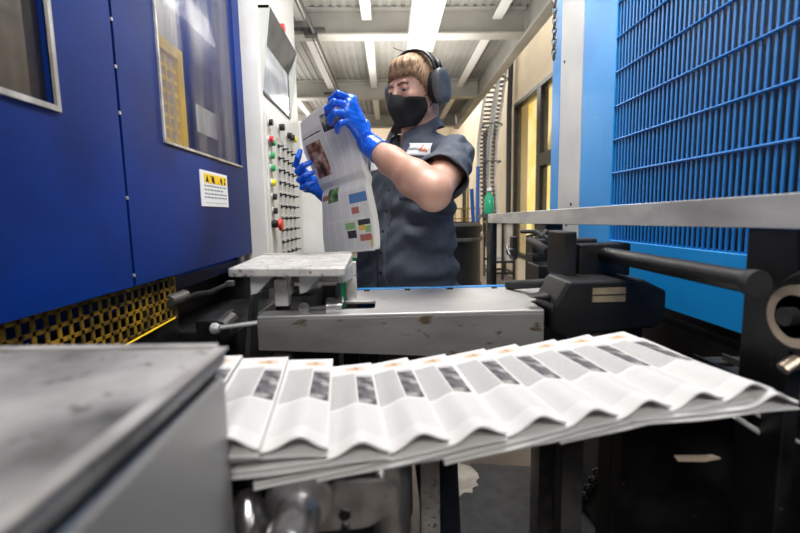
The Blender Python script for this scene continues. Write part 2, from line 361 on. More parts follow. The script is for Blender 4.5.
tri(1.500, 1.401, .013)
for (y, z, s) in ((1.548, 1.412, .013), (1.556, 1.404, .008), (1.60, 1.404, .004), (1.622, 1.413, .010), (1.628, 1.403, .007), (1.655, 1.404, .007), (1.531, 1.420, .004), (1.655, 1.418, .005)):
    MB().add([(-.5964, y + s * math.cos(k * R(60)), z + s * .9 * math.sin(k * R(60))) for k in range(6)], [tuple(range(6))]).build('pictogram', 'blk', sg)
g = MB(); rr = random.Random(3)
for r, (z, n) in enumerate(((1.388, 4), (1.375, 3), (1.362, 4), (1.350, 4))):
    y = 1.475
    while y < 1.665 - (r == 1) * .04:
        l = rr.uniform(.012, .03); g.box(-.5975, -.5970, y, min(y + l, 1.67), z - .0026, z + .0026); y += l + .006
g.box(-.5975, -.5970, 1.475, 1.67, 1.331, 1.3325)
g.build('printed_lines', 'greyt', sg)
# inside the press: grey side plate, yellow perforated guard, paper
MB().box(-.92, -.90, .1, 1.9, 1.12, 2.65).build('inner_plate', 'rail', press)
MB().box(-.70, -.695, 1.70, 1.88, 1.60, 1.70).build('inner_card', 'tag', press)
MB().box(-.80, -.74, 1.60, 1.68, 1.12, 2.6).build('inner_column', 'strip', press)
g = MB().box(-.676, -.66, 1.49, 1.525, 1.2, 1.82).box(-.676, -.66, 1.12, 1.49, 1.785, 1.82)
for k in range(10): g.box(-.673, -.667, 1.12 + k * .037, 1.130 + k * .037, 1.2, 1.785)
for k in range(16): g.box(-.674, -.668, 1.12, 1.49, 1.22 + k * .037, 1.232 + k * .037)
g.build('inner_guard', 'yellowb', press)
MB().cyl((-.80, .2, 1.42), (-.80, 1.9, 1.42), .06, seg=24).build('inner_roller', 'alu', press, smooth=True)
lamp(-.78, 1.2, 2.6, .15, 1.2, 8)  # unseen light added to brighten the press interior

# yellow perforated guard below the doors
yg = thing('yellow_guard', 'yellow perforated metal guard below the navy doors', 'guard', (-.62, .8, .98))
g = MB(); x0, x1 = -.623, -.620; ya, yb, za, zb = .25, 1.27, .995, 1.118
for k in range(int((yb - ya) / .030) + 1): g.box(x0, x1, ya + k * .030, ya + k * .030 + .0085, za, zb)
for k in range(5): g.box(x0, x1, ya, yb, za + k * .0287, za + k * .0287 + .0080)
g.build('mesh_panel', 'yellow', yg)
MB().tube([(-.60, .80, .992), (-.60, 1.22, 1.006)], .0025, 6).build('edge_rod', 'yellowb', yg)
MB().box(-.66, -.63, .1, 1.3, 0, 1.0).box(-.66, -.63, 1.25, 1.3, 1.0, 1.12).build('skirt_plate', 'black', yg)

# dark machine bed behind / under the doors
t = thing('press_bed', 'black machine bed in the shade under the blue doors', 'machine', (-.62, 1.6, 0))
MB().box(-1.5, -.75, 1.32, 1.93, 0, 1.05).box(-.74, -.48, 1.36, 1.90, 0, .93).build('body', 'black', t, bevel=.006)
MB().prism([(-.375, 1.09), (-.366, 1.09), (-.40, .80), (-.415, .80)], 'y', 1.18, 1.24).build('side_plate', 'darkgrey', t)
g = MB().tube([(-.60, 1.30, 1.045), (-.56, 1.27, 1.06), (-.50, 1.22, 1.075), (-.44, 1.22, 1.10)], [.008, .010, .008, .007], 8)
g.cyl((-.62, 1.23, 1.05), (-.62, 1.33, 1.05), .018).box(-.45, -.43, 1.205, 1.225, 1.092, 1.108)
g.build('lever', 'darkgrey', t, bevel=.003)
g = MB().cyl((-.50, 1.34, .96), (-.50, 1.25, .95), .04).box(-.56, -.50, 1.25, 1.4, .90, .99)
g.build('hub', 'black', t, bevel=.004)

# ================================================================== WHITE CONTROL CABINET
XC = -.53
cab = thing('control_cabinet', 'white control cabinet with display and rows of push buttons', 'cabinet', (-.9, 2.4, 0))
MB().box(-1.25, XC, 1.955, 2.76, 1.06, 2.9).build('body', 'white', cab, bevel=.006)
MB().box(-1.25, -.54, 1.96, 2.76, 0, 1.06).build('plinth', 'black', cab)
MB().box(XC, XC + .004, 2.0, 2.58, 1.03, 1.74).build('panel_plate', 'white', cab, bevel=.001)
g = MB().box(XC + .004, XC + .005, 2.015, 2.075, 1.10, 1.73)
for y in (2.2, 2.3, 2.4, 2.5): g.box(XC + .004, XC + .005, y - .032, y + .032, 1.05, 1.66)
g.build('engraved_strip', 'paneltag', cab)
hd = MB()
ho, ny, fy, zt, zb_ = .048, 1.985, 2.56, 2.17, 1.825
hd.add([(XC, ny, zt), (XC + ho, ny, zt), (XC + ho, fy, zt), (XC, fy, zt), (XC, ny, zt - .012), (XC + ho - .004, ny, zt - .012), (XC + ho - .004, fy, zt - .012), (XC, fy, zt - .012)],
       [(0, 1, 2, 3), (7, 6, 5, 4), (0, 4, 5, 1), (1, 5, 6, 2), (2, 6, 7, 3), (3, 7, 4, 0)])
# sloping underside between the visor edge and the screen head
hd.add([(XC + ho - .004, ny + .02, zt - .012), (XC + ho - .004, fy, zt - .012), (XC + .004, fy - .05, 2.045), (XC + .004, ny + .02, 2.045)], [(0, 1, 2, 3)])
h = hd.build('display_hood', 'hood', cab, fix=True)
g = MB()
for y in (ny, fy - .012):
    g = MB(); g.add([(XC, y, zb_), (XC + ho, y, zt), (XC, y, zt), (XC, y + .014, zb_), (XC + ho, y + .014, zt), (XC, y + .014, zt)], [(0, 1, 2), (5, 4, 3), (0, 3, 4, 1), (1, 4, 5, 2), (2, 5, 3, 0)])
    g.build('hood_cheek', 'hoodside', cab)
MB().box(XC, XC + .006, ny + .012, fy - .04, zb_ - .012, zb_).box(XC, XC + .006, fy - .06, fy - .045, zb_, 2.05).build('display_bezel', 'hood', cab)
MB().box(XC, XC + .003, ny + .016, fy - .06, zb_, 2.045).build('display_screen', 'screen', cab)
lab(MB().cyl((XC, 2.36, 2.225), (XC + .03, 2.36, 2.225), .022).build('emergency_button', 'red', cab, bevel=.003), 'red button above the display')
def knob(y, z, m, kind='push_button', r=.014, l=.026, label=None):
    b = MB().cyl((XC + .004, y, z), (XC + .010, y, z), r * 1.25, seg=14, m=1).cyl((XC + .010, y, z), (XC + l, y, z), r, seg=14).build(kind, [m, 'rail'], cab, bevel=.0015)
    if label: b['label'] = label
for y, z, m, l in ((2.04, 1.70, 'blackp', None), (2.03, 1.625, 'red', 'red push button'), (2.065, 1.615, 'greenl', 'green push button'), (2.04, 1.555, 'greenl', 'green push button'),
                (2.04, 1.50, 'greenl', 'green push button'), (2.04, 1.435, 'yel', 'yellow push button'), (2.04, 1.372, 'blackp', None), (2.04, 1.308, 'blackp', None)):
    knob(y, z, m, label=l)
lab(MB().cyl((XC + .004, 2.05, 1.245), (XC + .03, 2.05, 1.245), .014).cyl((XC + .03, 2.05, 1.245), (XC + .045, 2.05, 1.245), .030, .026).build('stop_button', 'red', cab, bevel=.003), 'red mushroom stop button')
MB().box(XC + .004, XC + .03, 2.01, 2.035, 1.235, 1.265).cyl((XC + .004, 2.02, 1.25), (XC + .028, 2.02, 1.25), .017).build('selector_switch', 'blackp', cab, bevel=.002)
for y, m, l in ((2.23, 'blackp', None), (2.40, 'blackp', None), (2.46, 'blackp', None), (2.52, 'yel', 'yellow push button')): knob(y, 1.715 - (y > 2.3) * .01, m, 'push_button', .016, .034, l)
for z in (1.62, 1.562, 1.504, 1.446, 1.388, 1.330, 1.272, 1.214, 1.156, 1.098):
    for y in (2.2, 2.3, 2.4, 2.5):
        MB().box(XC + .005, XC + .007, y - .02, y + .02, z + .012, z + .020, 1).cyl((XC + .005, y, z), (XC + .012, y, z), .009, seg=8).cyl((XC + .012, y, z), (XC + .034, y, z + .003), .004, seg=6).build('toggle_switch', ['blackp', 'tag'], cab)

t = thing('white_equipment_box', 'plain white equipment box beyond the control cabinet', 'cabinet', (-.75, 3.0, 0))
MB().box(-1.15, -.385, 2.78, 3.3, .12, 1.86).build('body', 'white', t, bevel=.008)
MB().box(-1.1, -.43, 2.82, 3.26, 0, .12).build('plinth', 'black', t)
# ================================================================== GREEN CRATES
def crate(z, label, dx=0):
    t = thing('plastic_crate', label, 'crate', (-.28 + dx, 1.8, z))
    x0, x1, y0, y1, h = -.34 + dx, -.115 + dx, 1.64, 1.96, .20
    g = MB().box(x0, x1, y0, y0 + .008, z, z + h).box(x0, x1, y1 - .008, y1, z, z + h).box(x0, x0 + .008, y0, y1, z, z + h).box(x1 - .008, x1, y0, y1, z, z + h).box(x0, x1, y0, y1, z, z + .008)
    for k in range(4): g.box(x0 + .02 + k * .05, x0 + .028 + k * .05, y0 - .008, y0, z + .01, z + h - .02)
    g.build('body', 'green', t)
    MB().box(x0 - .012, x1 + .012, y0 - .014, y0, z + h - .018, z + h).box(x0 - .012, x1 + .012, y1, y1 + .012, z + h - .018, z + h).box(x0 - .012, x0, y0, y1, z + h - .018, z + h).box(x1, x1 + .012, y0, y1, z + h - .018, z + h).build('rim', 'green', t, bevel=.003)
tag(MB().box(-.45, -.12, 1.66, 1.95, .02, .894).box(-.44, -.13, 1.67, 1.94, 0, .02).build('crate_trolley', 'black', bevel=.01), 'black box trolley under the green crate', 'trolley')
crate(.895, 'green plastic crate behind the small feed plate')

# ================================================================== SMALL FEED PLATE IN THE MIDDLE
fp = thing('feed_table', 'small scuffed metal feed plate on white brackets before the control cabinet', 'machine table', (-.2, 1.0, 0))
pl = fillet([(-.322, .875), (-.085, .845), (-.098, 1.19), (-.345, 1.215)], {0: .012, 1: .012, 2: .01, 3: .01}, 4)
MB().prism(pl, 'z', 1.163, 1.180).build('plate', 'alu', fp, bevel=.003)
MB().box(-.335, -.10, 1.17, 1.19, 1.18, 1.184).build('back_lip', 'alu_edge', fp)
for x in (-.285, -.185):
    MB().prism([(.90, 1.163), (1.10, 1.163), (1.10, 1.11), (.95, 1.118), (.905, 1.15)], 'x', x, x + .006).prism([(x, 1.163), (x + .05, 1.163), (x + .012, 1.125), (x, 1.122)], 'y', .90, .904).build('gusset', 'strip', fp)
MB().box(-.325, -.10, 1.10, 1.12, 1.115, 1.163).box(-.235, -.215, .96, .99, 1.11, 1.163).build('cross_bar', 'alu', fp, bevel=.002)
MB().prism([(.865, 1.163), (1.15, 1.163), (1.15, 1.02), (1.13, 1.02), (1.13, 1.12), (.885, 1.145)], 'x', -.102, -.092).box(-.112, -.085, 1.11, 1.14, 1.0, 1.163).build('end_frame', 'alu', fp, bevel=.002)
MB().box(-.252, -.222, .955, .985, 1.085, 1.145).cyl((-.228, .95, 1.125), (-.228, .965, 1.125), .006).build('clamp_block', 'white', fp, bevel=.003)
MB().box(-.30, -.14, 1.14, 1.26, 0, 1.10).box(-.23, -.17, .985, 1.14, .98, 1.105).build('pedestal', 'darkgrey', fp, bevel=.004)
g = MB().cyl((-.20, .98, 1.075), (-.135, .97, 1.078), .005).cyl((-.14, .97, 1.078), (-.115, .97, 1.079), .020, seg=18).cyl((-.115, .97, 1.079), (-.105, .97, 1.079), .024, seg=18)
g.cyl((-.19, 1.0, 1.08), (-.19, .96, 1.08), .012)
g.build('adjusting_knob', 'silver', fp, smooth=True)

# ================================================================== STEEL DECK
dk = thing('steel_deck', 'long worn steel machine deck with blue rear edge in front of the man', 'machine', (.1, 1.08, 0))
poly = [(-.285, .930), (.335, .930), (.335, 1.035), (.47, 1.035), (.47, 1.235), (-.092, 1.235), (-.112, 1.075), (-.035, 1.075), (-.035, .985), (-.285, .985)]
MB().prism(fillet(poly, {7: .014, 8: .014}, 4), 'z', 1.062, 1.070).build('top_plate', 'steel_top', dk, bevel=.002)
fpz = [(-.285, 1.062), (.335, 1.062), (.335, .90), (.105, .90), (.085, .972), (-.285, .995)]
MB().prism(fillet(fpz, {3: .02, 4: .02}, 5), 'y', .930, .936).box(-.285, -.280, .936, .985, .995, 1.062).build('front_apron', 'apron', dk, bevel=.001)
MB().box(-.03, .33, .99, 1.035, .90, 1.06).box(-.03, .465, 1.035, 1.232, .90, 1.06).box(-.27, -.04, .94, .98, 1.0, 1.06).build('inner_frame', 'darkgrey', dk)
MB().box(-.092, .47, 1.235, 1.252, 1.0, 1.074).build('rear_edge', 'azure', dk, bevel=.002)
lab(bpy.data.objects['rear_edge'], 'bright blue rear edge strip')
for x in (-.068, -.06, .046, .054, .166, .174, .290, .298):
    MB().lathe([(.0045, 0), (.0045, .003), (.002, .005)], (x, 1.215, 1.07), 'z', 8).build('screw', 'blackp', dk)
MB().box(-.09, .47, 1.232, 1.245, .80, .99).build('rear_skirt', 'black', dk)
MB().box(.062, .108, .96, 1.0, 0, .91).build('leg', 'alu', dk, bevel=.003)
MB().box(-.26, -.22, .95, .98, .0, .99).build('leg', 'darkgrey', dk, bevel=.003)
MB().box(.42, .46, 1.18, 1.22, 0, .91).build('leg', 'darkgrey', dk, bevel=.003)
g = MB().tube([(-.285, .95, 1.052), (-.365, .93, 1.047)], .0055, 10).lathe([(.004, -.014), (.012, -.008), (.013, 0), (.009, .008), (.003, .010)], (-.372, .928, 1.046), 'x', 14)
g.build('pull_handle', 'rail', dk, smooth=True)

# ================================================================== FOREGROUND TABLE (left)
ft = thing('front_feed_table', 'large dirty aluminium machine table close at the lower left', 'machine table', (-.55, .25, 0))
pl = fillet([(-.585, -.05), (-.150, -.05), (-.156, .420), (-.585, .439)], {2: .02}, 6)
MB().prism(pl, 'z', 1.142, 1.158).build('table_top', 'alu_dirty', ft, bevel=.005, seg=3)
e = MB()
pl2 = fillet([(-1.1, .462), (-.156, .420)], {}, 2)
e.add([(-1.1, .450, 1.158), (-.170, .408, 1.158), (-.165, .418, 1.1605), (-1.1, .460, 1.1605)], [(0, 1, 2, 3)])
MB().box(-.58, -.165, .10, .405, 1.134, 1.142).build('seam_gasket', 'rubber', ft)
MB().add([(-.58, .425, 1.158), (-.168, .407, 1.158), (-.166, .417, 1.158), (-.58, .435, 1.158), (-.58, .425, 1.1605), (-.168, .407, 1.1605), (-.166, .417, 1.1605), (-.58, .435, 1.1605)], [(3, 2, 1, 0), (4, 5, 6, 7), (0, 1, 5, 4), (1, 2, 6, 5), (2, 3, 7, 6), (3, 0, 4, 7)]).box(-.163, -.1525, -.04, .405, 1.158, 1.1605).build('raised_rim', 'alu_edge', ft)
MB().box(-.58, -.156, -.04, .407, .55, 1.134).build('cabinet', 'side', ft, bevel=.008, seg=3)
MB().box(-.30, -.18, .1, .38, 0, .55).build('leg', 'black', ft)
MB().box(-.56, -.46, .1, .38, 0, .55).build('leg', 'black', ft)

# ================================================================== RIGHT BLUE UNIT WITH GRILLE
XR = .75
ru = thing('blue_grille_unit', 'bright blue machine housing with barred ventilation grille on the right', 'machine', (1.1, 1.1, 0))
GZ0, GZ1, GY0, GY1 = 1.183, 2.62, -.15, 1.478
MB().box(XR, XR + .05, GY1, 1.722, 1.013, 2.7).box(XR, XR + .05, GY0 - .1, GY1, 1.013, GZ0).box(XR, XR + .05, GY0 - .1, GY1, GZ1, 2.7).build('side_panel', 'azure', ru, bevel=.002)
MB().box(XR, XR + .05, 1.728, 1.945, 1.013, 2.7).build('grey_post', 'strip', ru, bevel=.003)
MB().box(XR + .002, XR + .05, 1.950, 2.045, 1.013, 2.7).build('corner_post', 'azure', ru, bevel=.003)
MB().box(XR + .12, XR + .16, -.25, 1.70, .8, 2.7).build('inner_wall', 'black', ru)
MB().box(XR + .06, 1.6, -.25, 2.04, .02, .95).build('base', 'black', ru)
MB().box(XR + .05, 1.6, 2.0, 2.04, .95, 2.7).box(1.56, 1.6, -.25, 2.0, .95, 2.7).box(XR + .05, 1.6, -.25, 2.04, 2.66, 2.7).build('housing', 'azure', ru)
g = MB(); n = 0; y = GY0
while y < GY1 - .004: g.box(XR + .006, XR + .0095, y, y + .0070, GZ0, GZ1); y += .01855
k = 0
while 1.297 + k * .1072 < GZ1 or k == 0:
    g.tube([(XR + .004, GY0, 1.404 - .107 + k * .1072), (XR + .004, GY1, 1.404 - .107 + k * .1072)], .0036, 8); k += 1
g.build('grille', 'azure_dark', ru)
for y, z in ((1.84, 1.225), (1.80, 1.31), (1.90, 1.9)): MB().cyl((XR - .003, y, z), (XR + .001, y, z), .006, seg=10).build('bolt', 'blackp', ru)

# steel rail in front of the grille
rl = thing('steel_rail', 'flat grey steel guard rail crossing in front of the blue grille', 'rail', (.53, 1.4, 0))
g = MB()
ya, yb = .42, 2.336
g.add([(.53, ya, 1.254), (.536, ya, 1.254), (.536, ya, 1.301), (.53, ya, 1.301), (.53, yb, 1.228), (.536, yb, 1.228), (.536, yb, 1.275), (.53, yb, 1.275)],
      [(0, 1, 2, 3), (7, 6, 5, 4), (0, 4, 5, 1), (1, 5, 6, 2), (2, 6, 7, 3), (3, 7, 4, 0)])
g.add([(.536, ya, 1.296), (.60, ya, 1.296), (.60, ya, 1.301), (.536, ya, 1.301), (.536, yb, 1.270), (.60, yb, 1.270), (.60, yb, 1.275), (.536, yb, 1.275)],
      [(0, 1, 2, 3), (7, 6, 5, 4), (0, 4, 5, 1), (1, 5, 6, 2), (2, 6, 7, 3), (3, 7, 4, 0)])
g.build('rail_plate', 'rail', rl, bevel=.0015)
MB().box(.537, .56, .563, .645, 0, 1.25).build('post', 'black', rl, bevel=.003)
MB().box(.540, .60, 1.50, 1.62, 0, 1.24).build('post', 'darkgrey', rl, bevel=.004)
MB().box(.537, .56, 2.26, 2.31, 0, 1.23).build('post', 'black', rl, bevel=.003)
lab(MB().lathe([(.028, -.012), (.040, -.012), (.040, .012), (.028, .012), (.028, -.012)], (.525, .535, 1.142), 'x', 24).build('bearing_ring', 'goldring', rl, smooth=True), 'bright worn bearing ring')
MB().lathe([(.055, 0), (.062, .01), (.062, .03), (.05, .035)], (.532, .535, 1.142), 'x', 28).cyl((.5, .535, 1.142), (.6, .535, 1.142), .012).build('bearing_housing', 'black', rl, smooth=True)
lab(MB().tube([(.53, .545, 1.075), (.515, .53, 1.085), (.50, .53, 1.075)], .008, 8).build('bright_fitting', 'goldring', rl, smooth=True), 'small bright fitting')

rd = thing('black_roller', 'thick black roller bar below the steel rail', 'roller', (.5, .8, 1.16))
MB().cyl((.50, .58, 1.178), (.50, 1.05, 1.181), .0165, seg=20).build('bar', 'black', rd, smooth=True)
MB().cyl((.50, 1.02, 1.181), (.50, 1.07, 1.181), .021, seg=20).build('collar', 'rubber', rd, smooth=True)
MB().cyl((.50, .575, 1.178), (.50, .59, 1.178), .0185, seg=20).build('collar', 'rubber', rd, smooth=True)

# black drive unit
bu = thing('drive_unit', 'black chamfered drive box with faded label under the black roller', 'machine', (.47, .98, 1.0))
oc = [(.345, 1.085), (.375, 1.135), (.535, 1.135), (.585, 1.11), (.585, 1.05), (.56, 1.03), (.42, 1.02), (.385, 1.0), (.345, 1.03)]
MB().prism(oc, 'y', .90, 1.02).prism([(.30, 1.098), (.35, 1.105), (.35, 1.085)], 'y', .93, .97).build('body', 'blackp', bu, bevel=.006, seg=3)
lab(MB().box(.425, .495, .8975, .90, 1.090, 1.120).build('faded_plate', 'tanlab', bu), 'faded tan label plate')
MB().box(.425, .495, .8968, .8975, 1.1035, 1.1065).build('plate_stripe', 'blk', bu)
MB().box(.405, .475, 1.03, 1.11, 1.13, 1.20).box(.400, .425, .98, 1.10, 1.13, 1.235).box(.425, .50, 1.04, 1.09, 1.15, 1.215).box(.44, .56, 1.0, 1.06, 1.13, 1.205).build('bracket', 'black', bu, bevel=.004)
g = MB().tube([(.47, 1.45, 1.19), (.44, 1.30, 1.185), (.44, 1.2, 1.17)], .014, 10).tube([(.42, 1.38, 1.22), (.42, 1.25, 1.225), (.44, 1.15, 1.20), (.45, 1.1, 1.17)], .006, 8).tube([(.40, 1.15, 1.215), (.47, 1.3, 1.225), (.46, 1.45, 1.2)], .005, 8)
g.tube([(.33, 1.2, 1.08), (.36, 1.12, 1.095), (.40, 1.1, 1.10), (.43, 1.12, 1.12)], .012, 10)
g.build('cable_loop', 'rubber', bu, smooth=True)
g = MB().box(.37, .385, 1.30, 1.34, 1.14, 1.21).cyl((.36, 1.30, 1.165), (.36, 1.27, 1.165), .012).box(.47, .66, 1.42, 1.5, .95, 1.19).box(.45, .60, 1.30, 1.42, .9, 1.12)
g.build('side_bracket', 'black', bu, bevel=.004)
MB().tube([(.345, 1.28, 1.185), (.352, 1.27, 1.16), (.362, 1.27, 1.145)], .004, 6).box(.40, .46, 1.25, 1.262, 1.155, 1.162).build('steel_clip', 'silver', bu)
MB().box(.395, .425, .90, .935, .995, 1.02).build('sensor_foot', 'alu_edge', bu, bevel=.002)
MB().box(.50, .56, .94, 1.0, 0, 1.03).build('stand', 'black', bu)

# conveyor bed to the right and under the stream
cv = thing('conveyor_bed', 'black conveyor bed beneath and right of the newspaper stream', 'conveyor', (.3, .7, 0))
MB().box(-.50, .74, .655, .90, .945, .965).box(.60, .74, .30, .50, .93, .99).build('bed', 'black', cv, bevel=.004)
for y in (.66, .72, .78, .84): MB().box(-.48, .74, y, y + .035, .966, .972).build('belt', 'rubber', cv)
for k in range(4): MB().box(.50 + .06 * k, .503 + .06 * k, .66, .86, .972, .985).build('divider', 'darkgrey', cv)
MB().box(.355, .40, .86, .90, 0, .945).build('leg', 'darkgrey', cv, bevel=.003)
MB().box(-.45, -.41, .80, .85, 0, .93).build('leg', 'black', cv, bevel=.003)
MB().box(.48, .74, .86, .90, .10, .93).box(.39, .74, .5, .54, .5, .6).build('side_frame', 'black', cv)
for a_, b_, r_2 in (((.50, .60, .978), (.58, .60, .925), .004), ((.528, .60, .984), (.60, .60, .935), .003)): MB().tube([a_, b_], r_2, 8).build('guide_rod', 'rail', cv, smooth=True)
MB().prism([(.415, .918), (.475, .917), (.485, .913), (.46, .909), (.42, .911)], 'y', .60, .605).build('paper_scrap_guide', 'tan', cv)
lab(bpy.data.objects['paper_scrap_guide'], 'tan metal guide tongue')
bpy.data.objects['paper_scrap_guide'].name = 'guide_tongue'

# cord under the stream
tag(MB().tube([(-.02, .62, .93), (.15, .64, .922), (.42, .70, .930), (.72, .75, .938)], .0022, 6).build('grey_cord', 'rail', smooth=True), 'thin pale cord stretched below the newspaper stream', 'cord')

# clamp assembly below the stream
cl = thing('shaft_clamp', 'bright machined shaft clamp joining two shafts under the newspapers', 'clamp', (-.08, .5, .85))
g = MB().lathe([(.030, 0), (.036, .004), (.036, .05), (.030, .055)], (-.100, .43, .955), 'y', 28).lathe([(.024, 0), (.024, .06)], (-.100, .375, .945), 'y', 24)
g.build('shaft_collar', 'silver', cl, smooth=True)
MB().cyl((-.100, .30, .938), (-.100, .61, .962), .018, seg=24).build('shaft', 'silver', cl, smooth=True)
MB().prism(fillet([(-.10, .965), (.000, .965), (.006, .955), (.004, .925), (-.03, .905), (-.11, .90), (-.12, .92)], {0: .01, 1: .008, 3: .01, 4: .01}, 4), 'y', .455, .50).build('clamp_body', 'silver', cl, bevel=.004, seg=3)
MB().cyl((-.004, .478, .80), (-.004, .478, .995), .014, seg=20).lathe([(.021, .88), (.023, .885), (.023, .972), (.020, .978)], (-.004, .478, 0), 'z', 24).build('upright_shaft', 'silver', cl, smooth=True)
MB().cyl((-.055, .452, .925), (-.055, .458, .925), .007, seg=6).cyl((-.055, .448, .910), (-.055, .456, .910), .005, seg=6).build('bolt', 'blackp', cl)
MB().lathe([(.040, 0), (.046, .002), (.046, .014), (.040, .016)], (-.100, .49, .958), 'y', 28).build('rubber_seal', 'rubber', cl, smooth=True)
MB().cyl((-.055, .56, .90), (-.058, .55, .99), .006).cyl((-.035, .56, .90), (-.037, .55, .99), .008).build('stud', 'silver', cl)
tag(MB().lathe([(.002, .075), (.012, .070), (.026, .04), (.036, 0), (.038, -.06), (.036, -.10)], (-.163, .46, .905), 'z', 28).build('steel_dome', 'silver', smooth='all'), 'dull silver dome under the stream beside the front table', 'machine part')
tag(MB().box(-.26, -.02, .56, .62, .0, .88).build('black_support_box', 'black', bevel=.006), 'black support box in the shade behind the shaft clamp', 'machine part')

cl.location.z += .026
# floor things
g = MB(); rr = random.Random(5); pts = []
for k in range(26):
    a = 2 * math.pi * k / 26; r = 1 + rr.uniform(-.14, .14); pts.append((.28 + .13 * r * math.cos(a), 1.99 + .13 * r * math.sin(a)))
tag(MB().prism(pts, 'z', .006, .008).build('pale_patch', 'pale'), 'pale torn patch on the dark floor beside the grey leg', 'floor patch')
tag(MB().prism([(.22, 1.35), (.98, 1.35), (1.0, 2.02), (.40, 2.12), (.24, 1.9)], 'z', 0, .005).build('floor_mat', 'mat_'), 'black rubber mat lying under the steel deck', 'mat')
tag(MB().prism([(.60, 1.75), (.63, 1.745), (.615, 1.78)], 'z', .006, .009).build('paper_scrap', 'patch'), 'tiny white paper scrap on the black mat', 'scrap')
def chain(name, pts, link, r, label, sag=0):
    g = MB(); P0 = Vector(pts[0]); P1 = Vector(pts[1]); L_ = (P1 - P0).length; n = max(2, int(L_ / (link * .72))); d = (P1 - P0).normalized()
    a = d.orthogonal().normalized(); b = d.cross(a)
    for k in range(n):
        c = P0 + d * (k + .5) * L_ / n; s = a if k % 2 else b
        ring = [c + d * math.cos(t) * link * .5 + s * math.sin(t) * link * .3 for t in [2 * math.pi * q / 10 for q in range(11)]]
        g.tube(ring, r, 5, caps=False)
    return tag(g.build(name, 'darkgrey'), label, 'chain')
chain('hanging_chain', [(.742, 2.0, 2.5), (.725, 1.96, 1.93)], .030, .0035, 'dark chain hanging down beside the blue corner post')
chain('floor_chain', [(.80, 1.75, .02), (.78, 1.35, .62)], .05, .006, 'dark chain hanging behind the black leg near the floor')
g = MB().cyl((.52, 1.05, .86), (.52, 1.09, .86), .02).box(.50, .66, 1.06, 1.07, .84, .85).box(.62, .63, 1.0, 1.02, .88, .96).box(.65, .655, 1.0, 1.02, .87, .94)
tag(g.build('yellow_fitting', 'yellow'), 'small yellow fittings in the shade under the newspapers', 'machine part')
tag(MB().box(.86, 1.25, 1.2, 1.6, 0, .10).build('wooden_block', 'tan', bevel=.004), 'low brown block on the floor at the lower right', 'block') if False else None

# ================================================================== BEHIND THE MAN, RIGHT
br = thing('black_drum', 'black ribbed drum standing behind the man', 'drum', (.42, 3.0, 0))
prof = [(.20, 0), (.225, .02), (.225, .30), (.235, .32), (.235, .34), (.225, .36), (.225, .66), (.235, .68), (.235, .70), (.225, .72), (.225, 1.00), (.238, 1.02), (.238, 1.05), (.222, 1.06), (.20, 1.07), (.20, 1.045)]
MB().lathe([(r, h * 1.143) for r, h in prof], (.40, 3.0, 0), 'z', 36).build('shell', 'blackp', br, smooth=True)
MB().lathe([(.239, 0), (.243, .004), (.243, .02), (.239, .024)], (.40, 3.0, 1.10), 'z', 36).build('clamp_band', 'darkgrey', br, smooth=True)
tag(MB().cyl((.75, 3.6, 0), (.75, 3.6, 1.12), .03, seg=14).build('tan_pole', 'tan', smooth=True), 'thin tan pole standing right of the black drum', 'pole') 
for (a, b, l) in (((.86, 4.1, 0), (.757, 4.0, 1.50), 'blue pole leaning left, the nearer of the crossing pair beside the drum'), ((.80, 4.0, 0), (.865, 4.25, 1.72), 'blue pole leaning right, the upright one of the pair beside the drum')):
    t = thing('blue_pole', l, 'pole', a); MB().cyl(a, b, .018, seg=10).build('shaft', 'bluep', t, smooth=True)
    MB().box(a[0] - .05, a[0] + .05, a[1] - .02, a[1] + .02, 0, .03).build('foot', 'blackp', t)
# wire railing
g = MB()
for k in range(6): g.cyl((.9 + k * .09, 6.5, 0), (.9 + k * .09, 6.5, 1.36), .008, seg=6)
g.box(.86, 1.37, 6.49, 6.51, 1.345, 1.365).box(.86, 1.37, 6.49, 6.51, 1.20, 1.212)
tag(g.build('wire_fence', 'yellow'), 'thin yellowish wire fence behind the black drum', 'fence')
# bottle on the rail end
bt = thing('spray_bottle', 'translucent green bottle on a stand at the far rail end', 'bottle', (.60, 2.62, 1.27))
MB().lathe([(.026, 0), (.030, .01), (.030, .09), (.012, .12), (.012, .135)], (.60, 2.62, 1.275), 'z', 18).build('body', 'greenb', bt, smooth=True)
MB().box(.59, .61, 2.60, 2.64, 1.41, 1.43).cyl((.60, 2.62, 1.41), (.60, 2.62, 1.415), .014).build('nozzle', 'tag', bt)
tag(MB().box(.545, .66, 2.56, 2.68, 1.255, 1.275).box(.59, .61, 2.61, 2.63, 0, 1.255).build('bottle_stand', 'darkgrey'), 'small dark stand carrying the green bottle', 'stand')

# cable carrier climbing the wall
cc = thing('cable_carrier', 'tall grey perforated cable carrier climbing the cream wall in steel hoops', 'cable carrier', (2.15, 9.0, 0))
def carrier(path, r, name):
    g = MB(); n = len(path)
    pts = []
    for i in range(n - 1):
        for k in range(9): pts.append(Vector(path[i]).lerp(Vector(path[i + 1]), k / 9))
    for i, p in enumerate(pts):
        for s in (-1, 1): g.box(p.x + s * r - .02, p.x + s * r + .02, p.y - .05, p.y + .05, p.z - .05, p.z + .045, 0)
        g.box(p.x - r, p.x + r, p.y - .012, p.y + .012, p.z - .022, p.z + .022, 1)
    g.build(name, ['strip', 'darkgrey'], cc)
carrier([(2.22, 8.9, 4.9), (2.18, 9.0, 4.2), (2.05, 9.1, 3.4), (1.98, 9.2, 2.7), (2.0, 9.3, 2.0), (2.05, 9.3, 1.2)], .095, 'link_chain')
carrier([(2.34, 8.8, 4.9), (2.32, 8.9, 4.2), (2.24, 9.0, 3.4), (2.16, 9.1, 2.7), (2.16, 9.2, 2.0), (2.22, 9.2, 1.2)], .06, 'link_chain')
